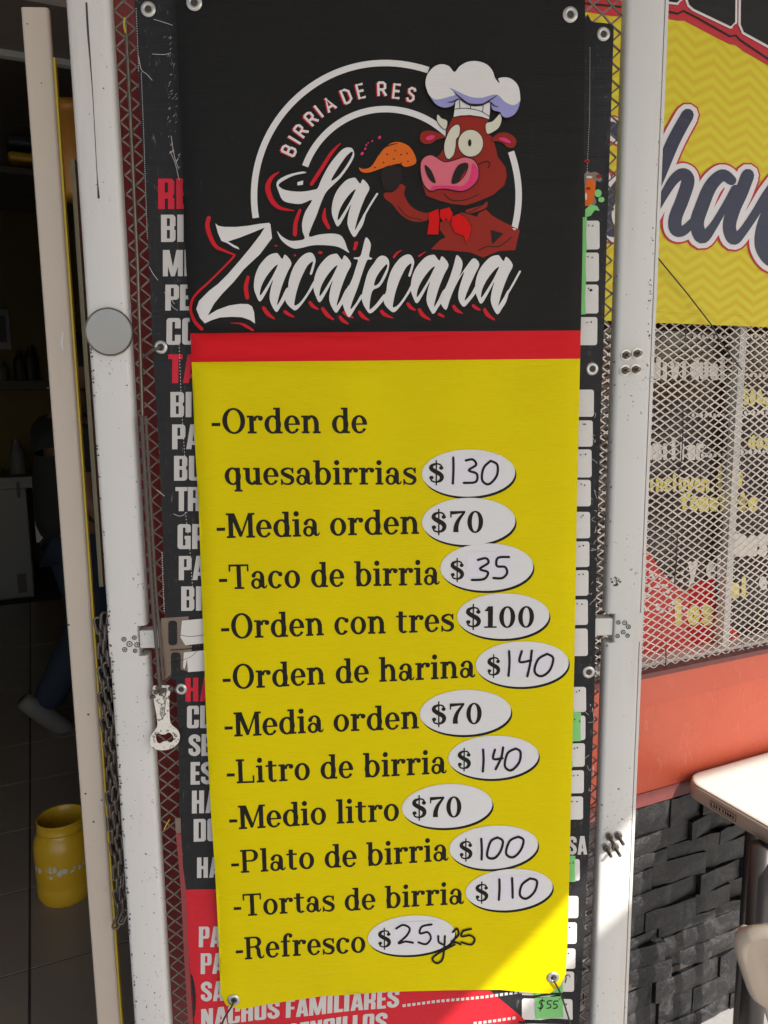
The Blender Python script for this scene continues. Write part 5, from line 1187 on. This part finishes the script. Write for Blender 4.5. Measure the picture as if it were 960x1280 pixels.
# ================================================================== beige door post and chain at the doorway
BW = -.085
def bu(x, y, w=BW): return GF.px(x, y, w)[0]
post = thing('door_post', GF.P(bu(95, 640), 0, BW-.02), 'beige painted steel door post with a worn yellow edge, left of the white gate', 'door post')
pu0 = (bu(20, 10)+bu(125, 1280))/2; pu1 = (bu(62, 25)+bu(148.5, 1280))/2; pzt = GF.px(40, 9, BW)[1]
b = MB(); prof_box(b, GF, pu0, pu1, -.0, pzt, BW-.014, BW, .005); flip_fix(b.build('post_body', 'beige', post, smooth=False))
o_ = post.children[0]
for p in o_.data.polygons: p.use_smooth = len(p.vertices) == 4
o_.data.set_sharp_from_angle(angle=R(50))
b = MB(); b.box(GF, pu1+.0003, pu1+.0035, 0, GF.px(62, 70, BW)[1], BW-.0125, BW-.005); b.build('yellow_edge', 'ypaint', post)
b = MB(); b.box(GF, pu1+.006, pu1+.013, GF.px(112, 740, BW)[1], GF.px(62, 190, BW)[1], BW-.055, BW-.035); b.build('edge_strip', 'olive', post)
pol = []
for x, y, s_ in ((17*.25+30, 30, 1.2), (60, 485, 1.4), (110.5, 893, 1.6), (107, 992, 1.5), (127, 1000, 1.2), (117, 1027, 1.5), (86, 781, 1.6), (52, 104, 1)): pol.append(disc(x, y, s_, s_*.8, 7))
pol += stroke([(81, 413), (80, 425), (82, 438)], 3)
lay('paint_marks', unite(mapped(pol[:8], GF, BW)), lambda u, z, l: GF.P(u, z, BW+.0005), 0, 'groove', post, kind='stuff')
lay('scratch', unite(mapped(stroke([(79, 415), (77.5, 428), (79, 438)], [1.5, 3.2, 1.2]), GF, BW)), lambda u, z, l: GF.P(u, z, BW+.0005), 0, 'tag', post)
ch = thing('chain', GF.P(GF.px(152, 1158, -.05)[0], GF.px(152, 1158, -.05)[1], -.05), 'dark greasy steel chain hanging doubled between the beige post and the white stile', 'chain')
lm = None
def link_mesh():
    b = MB(); L, Wd, r = .0115, .0055, .0024; pts = []
    for k in range(16):
        a = 2*math.pi*k/16; pts.append(Vector((Wd*math.cos(a), 0, Wd*math.sin(a)+(L if math.sin(a) >= 0 else -L)*.75)))
    b.tube(pts, r, 7, closed=True); me = bpy.data.meshes.new('link'); me.from_pydata(b.v, [], b.f); me.materials.append(MT['darksteel'])
    for p in me.polygons: p.use_smooth = True
    return me
lm = link_mesh(); rl = random.Random(4)
for sx, y0, y1, w in ((-2.5, 782, 1152, -.052), (4.0, 776, 1146, -.040)):
    x0, x1 = 126+sx, 151+sx; n = int((y1-y0)/15.2)
    for k in range(n+1):
        t = k/n; x = x0+(x1-x0)*t+1.2*math.sin(k*.7); y = y0+(y1-y0)*t
        u, z_ = GF.px(x, y, w); o_ = bpy.data.objects.new('link', lm); COL.objects.link(o_); o_.parent = ch
        o_.location = GF.P(u, z_, w)-Vector(ch.location); o_.rotation_euler = (rl.uniform(-.12, .12), rl.uniform(-.15, .15), (k % 2)*1.57+.5+rl.uniform(-.3, .3))
        if k == n: o_.rotation_euler = (0, .45, .2)
# ================================================================== inside the shop
def ibox(b, x0, y0, x1, y1, w, dep):
    """box whose front face spans photograph pixels, w metres behind the shop front"""
    u0, z1 = WF.px(x0, y0, w); u1, z0 = WF.px(x1, y1, w); b.box(WF, u0, u1, max(z0, 0), z1, w-dep, w)
fz = thing('chest_freezer', WF.P(-2.5, 0, -5.1), 'grey chest freezer at the back of the dark shop, in front of the olive wall', 'freezer')
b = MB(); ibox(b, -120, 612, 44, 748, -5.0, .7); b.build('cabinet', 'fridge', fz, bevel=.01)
b = MB(); ibox(b, -122, 603, 45, 610, -4.98, .74); b.build('lid', 'fridge', fz, bevel=.006)
b = MB(); ibox(b, 20, 602, 26, 622, -4.97, .01); b.build('latch', 'darkthing', fz)
b = MB(); ibox(b, 21, 718, 34, 740, -4.985, .01); b.build('vent', 'darkthing', fz)
b = MB(); b.lathe(WF.P(*WF.px(24, 603, -5.3), -5.3), [(.055, 0), (.06, .04), (.055, .2), (.045, .26), (.03, .30), (.03, .34)], 16); tag(b.build('bottle', 'bottle'), 'tall grey bottle standing on the freezer lid at the back', 'bottle')
b = MB(); ibox(b, 40, 610, 62, 677, -4.2, .25); tag(b.build('white_carton', 'paper', bevel=.005), 'pale white carton standing beside the freezer behind the person', 'carton')
sh_ = thing('wall_shelf', WF.P(-2.3, 1.5, -6.0), 'dark wall shelf with bottles on the olive back wall', 'shelf')
b = MB(); ibox(b, -100, 476, 130, 486, -5.9, .3); b.build('board', 'shelf', sh_)
for x in (-40, 90): b = MB(); ibox(b, x, 486, x+3, 500, -5.95, .2); b.build('bracket', 'shelf', sh_)
for x, h, lbl in ((3, 24, 'clear bottle on the wall shelf under the picture'), (26, 38, 'dark square jar on the wall shelf, right of the clear bottle'), (40, 44, 'dark container on the wall shelf nearest the beige post')):
    c = WF.P(*WF.px(x, 476, -6.0), -6.0); H_ = WF.px(x, 476-h, -6.0)[1]-c.z; b = MB()
    b.lathe(c, [(.045, 0), (.05, .01), (.05, H_*.65), (.03, H_*.8), (.022, H_*.85), (.022, H_)], 14); tag(b.build('bottle', 'bottle' if x == 3 else 'darkthing'), lbl, 'bottle', 'bottles on the wall shelf')
pc = thing('wall_picture', WF.P(*WF.px(0, 436, -6.19), -6.19), 'small framed picture on the olive back wall above the shelf', 'picture')
b = MB(); ibox(b, -22, 385, 15, 437, -6.17, .02); b.build('frame', 'bottle', pc, bevel=.004)
b = MB(); ibox(b, -15, 394, 9, 428, -6.165, .004); b.build('print', 'darkthing', pc)
b = MB(); ibox(b, -100, 205, 66, 214, -2.3, .35); tag(b.build('high_shelf', 'shelf'), 'high dark shelf inside the doorway under the ceiling', 'shelf')
ht = thing('power_tool_case', WF.P(*WF.px(25, 205, -2.35), -2.35), 'black case with a yellow lower half lying on the high shelf', 'case')
b = MB(); ibox(b, 6, 164, 60, 186, -2.38, .2); b.build('case_top', 'darkthing', ht, bevel=.02)
b = MB(); ibox(b, 9, 187, 60, 204, -2.36, .24); b.build('case_base', 'jar', ht, bevel=.015)
b = MB(); ibox(b, 11, 157, 64, 163, -2.5, .2); tag(b.build('folded_sheet', 'bottle'), 'thin grey sheet lying behind the black and yellow case', 'sheet')
b = MB(); c0 = WF.P(*WF.px(98, 250, -1.0), -1.0); Hh = WF.px(98, 132, -1.0)[1]-c0.z
b.lathe(c0, [(.045, 0), (.055, .01), (.058, Hh*.85), (.050, Hh*.90), (.054, Hh*.91), (.054, Hh)], 24); tag(b.build('orange_bucket', 'orangebox', smooth=True), 'orange plastic drum up high between the beige post and the gate', 'drum')
# yellow jar on the tiles
jp = onz(84, 1115, 0); jr = .083
jar = thing('plastic_jar', jp, 'empty yellow plastic jar without a lid standing on the shop floor', 'jar')
b = MB(); b.lathe(jp, [(r_, h_*.92) for r_, h_ in [(jr*.90, 0), (jr*.98, .012), (jr, .03), (jr, .055), (jr*.985, .06), (jr, .066), (jr*1.02, .18), (jr*.99, .205), (jr*.86, .228), (jr*.80, .236), (jr*.80, .240)]], 36, closed_ends=False); b.build('jar_body', 'jar', jar, smooth=True)
b = MB(); b.lathe(jp, [(r_, h_*.92) for r_, h_ in [(jr*.80, .238), (jr*.86, .240), (jr*.86, .246), (jr*.84, .250), (jr*.84, .268), (jr*.86, .272), (jr*.83, .276), (jr*.79, .272), (jr*.78, .20), (jr*.9, .17), (jr*.9, .01), (.001, .009)]], 36, closed_ends=False); b.build('jar_neck', 'jar', jar, smooth=True)
pol = []; jk = random.Random(2)
for _ in range(26):
    a = jk.uniform(-1.0, 1.9); zz = .10+.03*jk.random()+.02*a*.4; r1 = jr*1.006; q = []
    s_ = jk.uniform(.004, .012)
    n = len(pol); pol.append((a, zz, s_))
b = MB()
for a, zz, s_ in pol:
    v = []
    for k in range(6):
        aa = a+s_/jr*math.cos(k*1.05)*jk.uniform(.5, 1.1)-.6; z2 = zz+s_*math.sin(k*1.05)*jk.uniform(.6, 1.2); v.append(jp+Vector((jr*1.013*math.cos(aa-1.0), jr*1.013*math.sin(aa-1.0), z2)))
    b.add(v, [tuple(range(6))])
b.build('worn_print', 'jarwhite', jar, kind='stuff')
# ---- person standing at the back, mostly hidden by the post
fp = onz(114, 915, 0)
per = thing('person', fp, 'person in a black shirt, dark jeans and white shoes standing inside behind the beige post', 'person')
fwd = (WF.u*.9-WF.n*.25).normalized(); sd = Vector((-fwd.y, fwd.x, 0))*-1
def bp(f, s_, z): return fp+fwd*f+sd*s_+Z*z
def skin(name, pts, edges, rad, mat, par, sub=2):
    off_ = offs(par); me = bpy.data.meshes.new(name); me.from_pydata([p-off_ for p in pts], edges, [])
    me.materials.append(MT[mat]); o = bpy.data.objects.new(name, me); COL.objects.link(o); o.parent = par
    m_ = o.modifiers.new('skin', 'SKIN'); m_.use_smooth_shade = True
    if not me.skin_vertices: return o
    for i, r in enumerate(rad):
        sv = me.skin_vertices[0].data[i]; sv.radius = r if isinstance(r, tuple) else (r, r)
    me.skin_vertices[0].data[0].use_root = True
    s_ = o.modifiers.new('sub', 'SUBSURF'); s_.levels = sub; s_.render_levels = sub; return o
bodyP = [bp(0, 0, .93), bp(0, 0, 1.08), bp(.01, 0, 1.27), bp(.0, 0, 1.40), bp(.02, 0, 1.49), bp(.05, 0, 1.56),
         bp(0, .10, .88), bp(.03, .11, .48), bp(-.02, .12, .08), bp(.0, -.10, .88), bp(.06, -.11, .50), bp(-.16, -.12, .12),
         bp(0, .19, 1.38), bp(-.04, .24, 1.12), bp(.10, .25, .92), bp(0, -.19, 1.38), bp(-.05, -.25, 1.12), bp(.10, -.23, .93)]
bodyE = [(0,1),(1,2),(2,3),(3,4),(4,5),(0,6),(6,7),(7,8),(0,9),(9,10),(10,11),(3,12),(12,13),(13,14),(3,15),(15,16),(16,17)]
bodyR = [(.12,.10),(.12,.10),(.13,.10),(.09,.07),(.055,.055),(.06,.06),.095,.068,.045,.095,.068,.045,.06,.045,.032,.06,.045,.032]
skin('body', bodyP, bodyE, bodyR, 'skin', per)
skin('shirt', [bp(0,0,.84), bp(0,0,1.08), bp(.01,0,1.27), bp(0,0,1.41), bp(0,.19,1.385), bp(-.03,.225,1.18), bp(0,-.19,1.385), bp(-.035,-.225,1.18)], [(0,1),(1,2),(2,3),(3,4),(4,5),(3,6),(6,7)], [(.19,.17),(.18,.16),(.19,.16),(.13,.12),.085,.07,.085,.07], 'shirt', per)
skin('jeans', [bp(0,0,.99), bp(0,.10,.85), bp(.03,.11,.48), bp(-.02,.12,.10), bp(0,-.10,.85), bp(.06,-.11,.50), bp(-.17,-.12,.11)], [(0,1),(1,2),(2,3),(0,4),(4,5),(5,6)], [(.165,.135),.115,.085,.07,.115,.085,.07], 'jeans', per)
hd = bp(.05, 0, 1.66); bm = bmesh.new(); bmesh.ops.create_uvsphere(bm, u_segments=24, v_segments=16, radius=1)
for v in bm.verts:
    x, y, z_ = v.co; k = 1-.18*max(0, -z_); nose = .10*math.exp(-((x/.16)**2+((z_+.15)/.25)**2))*(y > .6); br = .03*math.exp(-(((z_-.15)/.12)**2))*(y > .5)
    eye = -.045*(math.exp(-(((x-.38)/.16)**2+((z_-.02)/.10)**2))+math.exp(-(((x+.38)/.16)**2+((z_-.02)/.10)**2)))*(y > .4)
    chin = .05*math.exp(-(((z_+.8)/.2)**2+(x/.3)**2))*(y > 0)
    v.co = (x*.078*k, y*.098*k+(nose+br+eye+chin)*.12, z_*.118)
me = bpy.data.meshes.new('head'); rm = Matrix((sd, fwd, Z)).transposed()
for v in bm.verts: v.co = rm @ v.co+hd-offs(per)
bm.to_mesh(me); bm.free(); me.materials.append(MT['skin']); ho = bpy.data.objects.new('head', me); COL.objects.link(ho); ho.parent = per
for p in me.polygons: p.use_smooth = True
bm = bmesh.new(); bmesh.ops.create_uvsphere(bm, u_segments=24, v_segments=16, radius=1)
bmesh.ops.delete(bm, geom=[v for v in bm.verts if v.co.z < -.35 or (v.co.y > .45 and v.co.z < .45)], context='VERTS')
for v in bm.verts: v.co = rm @ Vector((v.co.x*.086, v.co.y*.106-.004, v.co.z*.126+.004))+hd-offs(per)
me = bpy.data.meshes.new('hair'); bm.to_mesh(me); bm.free(); me.materials.append(MT['hair']); ho = bpy.data.objects.new('hair', me); COL.objects.link(ho); ho.parent = per
for p in me.polygons: p.use_smooth = True
for f0, s_, z0, lift in ((-.02, .12, .035, 0), (-.17, -.12, .10, .07)):
    b = MB(); prof = [(-.09, .035), (-.05, .042), (.03, .046), (.10, .044), (.15, .030), (.17, .012)]
    ring_ = [(bp(f0+a, s_, z0+(-a*1.1 if lift else 0)+(.0 if a < .1 else -.006)), r) for a, r in [(a_*.85, r_) for a_, r_ in prof]]
    b.tube([p for p, r in ring_], [r for p, r in ring_], 12); b.build('shoe', 'shoe', per, smooth=True)
for s_ in (.25, -.23):
    wr = bp(.10, s_, .92); b = MB(); b.tube([wr, wr+fwd*.02-Z*.04, wr+fwd*.03-Z*.085], [.024, .034, .030], 10)
    for q in range(4): o0 = wr+fwd*.03-Z*.08+fwd*(q-1.5)*.017; b.tube([o0, o0-Z*.035+fwd*.004, o0-Z*(.062-.006*abs(q-1.4))+fwd*.014], [.0085, .008, .0065], 6)
    o0 = wr-Z*.03+fwd*.045; b.tube([o0, o0+fwd*.022-Z*.02, o0+fwd*.026-Z*.05], [.011, .010, .007], 6); b.build('hand', 'skin', per, smooth=True)
# ================================================================== white table and chair on the pavement
TZ = .55
q = onz(955, 940, TZ)-WF.o; tw = q.dot(WF.n); q = onz(958, 1031, TZ)-WF.o; tu = q.dot(WF.u)
tb = thing('plastic_table', WF.P(tu+.5, GZ, tw+.4), 'white plastic folding table with a rounded corner, standing against the red wall', 'table')
def rrpoly(u0, u1, w0, w1, r, n=8):
    o = []
    for cu, cw, a0 in ((u1-r, w1-r, 0), (u0+r, w1-r, 90), (u0+r, w0+r, 180), (u1-r, w0+r, 270)):
        for k in range(n+1): a = R(a0+90*k/n); o.append((cu+r*math.cos(a), cw+r*math.sin(a)))
    return o
def slabs(b, rings_, fr):
    base = len(b.v); m = None
    for pts, z_ in rings_:
        m = len(pts)
        for u, w in pts: b.v.append(fr.P(u, z_, w))
    for j in range(len(rings_)-1):
        for k in range(m): l = (k+1) % m; b.f.append((base+j*m+k, base+(j+1)*m+k, base+(j+1)*m+l, base+j*m+l))
    b.f.append(tuple(base+(len(rings_)-1)*m+k for k in reversed(range(m))))
    return b
u1t, w1t = tu+1.22, tw+.50
b = MB(); rg = []
for ins, z_ in ((.010, TZ-.046), (0, TZ-.042), (0, TZ-.012), (.002, TZ-.007), (.004, TZ-.006)): rg.append((rrpoly(tu+ins, u1t-ins, tw+ins, w1t-ins, .055-ins), z_))
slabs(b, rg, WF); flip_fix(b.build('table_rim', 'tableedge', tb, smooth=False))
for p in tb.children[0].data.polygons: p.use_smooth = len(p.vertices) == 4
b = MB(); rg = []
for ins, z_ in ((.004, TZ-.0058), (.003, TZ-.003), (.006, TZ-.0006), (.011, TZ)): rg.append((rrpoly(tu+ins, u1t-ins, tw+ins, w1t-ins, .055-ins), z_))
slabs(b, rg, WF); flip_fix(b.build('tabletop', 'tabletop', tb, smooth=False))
# maker's plate on the rim that faces the gate
LF = Frame(WF.P(tu-.0004, 0, w1t), 24.5-90)
def ppx(x, y): return LF.px(x, y)
pa, pb = ppx(888, 1010), ppx(919, 1031)
lay('name_plate', unite([[(min(pa[0], pb[0])-.002, TZ-.036), (max(pa[0], pb[0])+.002, TZ-.036), (max(pa[0], pb[0])+.002, TZ-.019), (min(pa[0], pb[0])-.002, TZ-.019)]]), lambda u, z, l: LF.P(u, z, .0006), 0, 'ink', tb)
lay('name_plate_field', unite([[(min(pa[0], pb[0])-.0005, TZ-.0345), (max(pa[0], pb[0])+.0005, TZ-.0345), (max(pa[0], pb[0])+.0005, TZ-.0205), (min(pa[0], pb[0])-.0005, TZ-.0205)]]), lambda u, z, l: LF.P(u, z, .0009), 0, 'tableedge', tb)
HEAVY['_'] = ([], .5)
lay('plate_lettering', text_uv(HEAVY, 'h', 'L_I_F_E_T_I_M_E', (min(pa[0], pb[0])+.0015, TZ-.0318), (max(pa[0], pb[0])-.0015, TZ-.0318), .0088), lambda u, z, l: LF.P(u, z, .0012), 0, 'ink', tb)
for uu, ww in ((tu+.14, tw+.10), (tu+.14, w1t-.10), (u1t-.14, tw+.10), (u1t-.14, w1t-.10)):
    b = MB(); b.tube([WF.P(uu, GZ, ww), WF.P(uu, TZ-.04, ww)], .014, 12); b.build('table_leg', 'leg', tb, smooth=True)
for uu in (tu+.14, u1t-.14):
    b = MB(); b.tube([WF.P(uu, TZ-.055, tw+.06), WF.P(uu, TZ-.055, w1t-.06)], .012, 10); b.build('leg_brace', 'leg', tb, smooth=True)
pp = onz(951, 1100, .42)
b = MB(); b.tube([Vector((pp.x, pp.y, GZ)), Vector((pp.x, pp.y, TZ-.047))], .026, 18); b.build('centre_leg', 'leg', tb, smooth=True)
# folding chair: a dished, rounded back panel on a tube frame
TLp = onz(907, 1152, .60); BLp = onz(944, 1262, .33)
upv = (TLp-BLp).normalized(); av = Vector((.86, -.48, -.10)); av = (av-upv*av.dot(upv)).normalized(); nv = av.cross(upv)
Hc = (TLp-BLp).length; Wc = .40
chair = thing('folding_chair', Vector(((BLp+av*.2).x, (BLp+av*.2).y, GZ)), 'beige plastic folding chair with a rounded dished back, standing by the table', 'chair')
def cpt(a, c, d): return BLp+av*a+upv*c+nv*d
n1, n2 = 26, 22; v = []; f = []
def squ(i, j):
    a, c = i/n1*2-1, j/n2*2-1; r = max(abs(a), abs(c)); 
    if r == 0: return 0, 0
    k = (abs(a)**5+abs(c)**5)**.2; return a*r/k, c*r/k
for side in (0, 1):
    for j in range(n2+1):
        for i in range(n1+1):
            a, c = squ(i, j); rr2 = max(abs(i/n1*2-1), abs(j/n2*2-1)); rim = .010*math.exp(-((rr2-.93)/.05)**2)
            dish = -.020*(1-a*a)
            v.append(cpt(Wc/2*(1+a), Hc/2*(1+c), dish+(rim+.004 if side == 0 else -.010+.004*rr2**6)))
m = (n1+1)*(n2+1)
for j in range(n2):
    for i in range(n1):
        q = j*(n1+1)+i; f.append((q, q+1, q+n1+2, q+n1+1)); f.append((m+q, m+q+n1+1, m+q+n1+2, m+q+1))
ring = [(i, 0) for i in range(n1+1)]+[(n1, j) for j in range(1, n2+1)]+[(i, n2) for i in range(n1-1, -1, -1)]+[(0, j) for j in range(n2-1, 0, -1)]
for k in range(len(ring)):
    a = ring[k]; c = ring[(k+1) % len(ring)]; qa, qc = a[1]*(n1+1)+a[0], c[1]*(n1+1)+c[0]; f.append((qa, m+qa, m+qc, qc))
flip_fix(mesh('backrest', v, f, 'chair', chair, smooth=True))
for a in (.018, Wc-.018):
    b = MB(); p0, p1 = cpt(a, Hc-.06, -.022), cpt(a, -.12, -.022); p2 = p1+(p1-p0).normalized()*((p1.z-GZ)/max(.2, -(p1-p0).normalized().z))
    b.tube([p0, p1, p2], .011, 12); b.build('frame_tube', 'tableedge', chair, smooth=True)
seat_c = cpt(Wc/2, -.10, 0); fh = Vector((nv.x, nv.y, 0)).normalized(); ah = Vector((av.x, av.y, 0)).normalized()
b = MB(); sz_ = max(GZ+.40, .18)
pts = rrpoly(-.20, .20, 0, .40, .06); base = []
class SF: pass
sf = SF(); sf.P = lambda u, z, w: Vector((seat_c.x, seat_c.y, 0))+ah*u+fh*(w+.02)+Z*z
slabs(b, [(rrpoly(-.19, .19, .01, .39, .05), sz_-.02), (rrpoly(-.20, .20, 0, .40, .06), sz_-.012), (rrpoly(-.20, .20, 0, .40, .06), sz_-.004), (rrpoly(-.19, .19, .01, .39, .05), sz_)], sf)
flip_fix(b.build('seat', 'chair', chair, smooth=False))
for a in (-.19, .19):
    b = MB(); b.tube([sf.P(a, sz_-.02, .36), sf.P(a, GZ, .42)], .011, 12); b.build('front_leg', 'tableedge', chair, smooth=True)
    b = MB(); b.tube([sf.P(a, sz_-.02, .10), sf.P(a, sz_-.02, .36)], .010, 10); b.build('seat_rail', 'tableedge', chair, smooth=True)
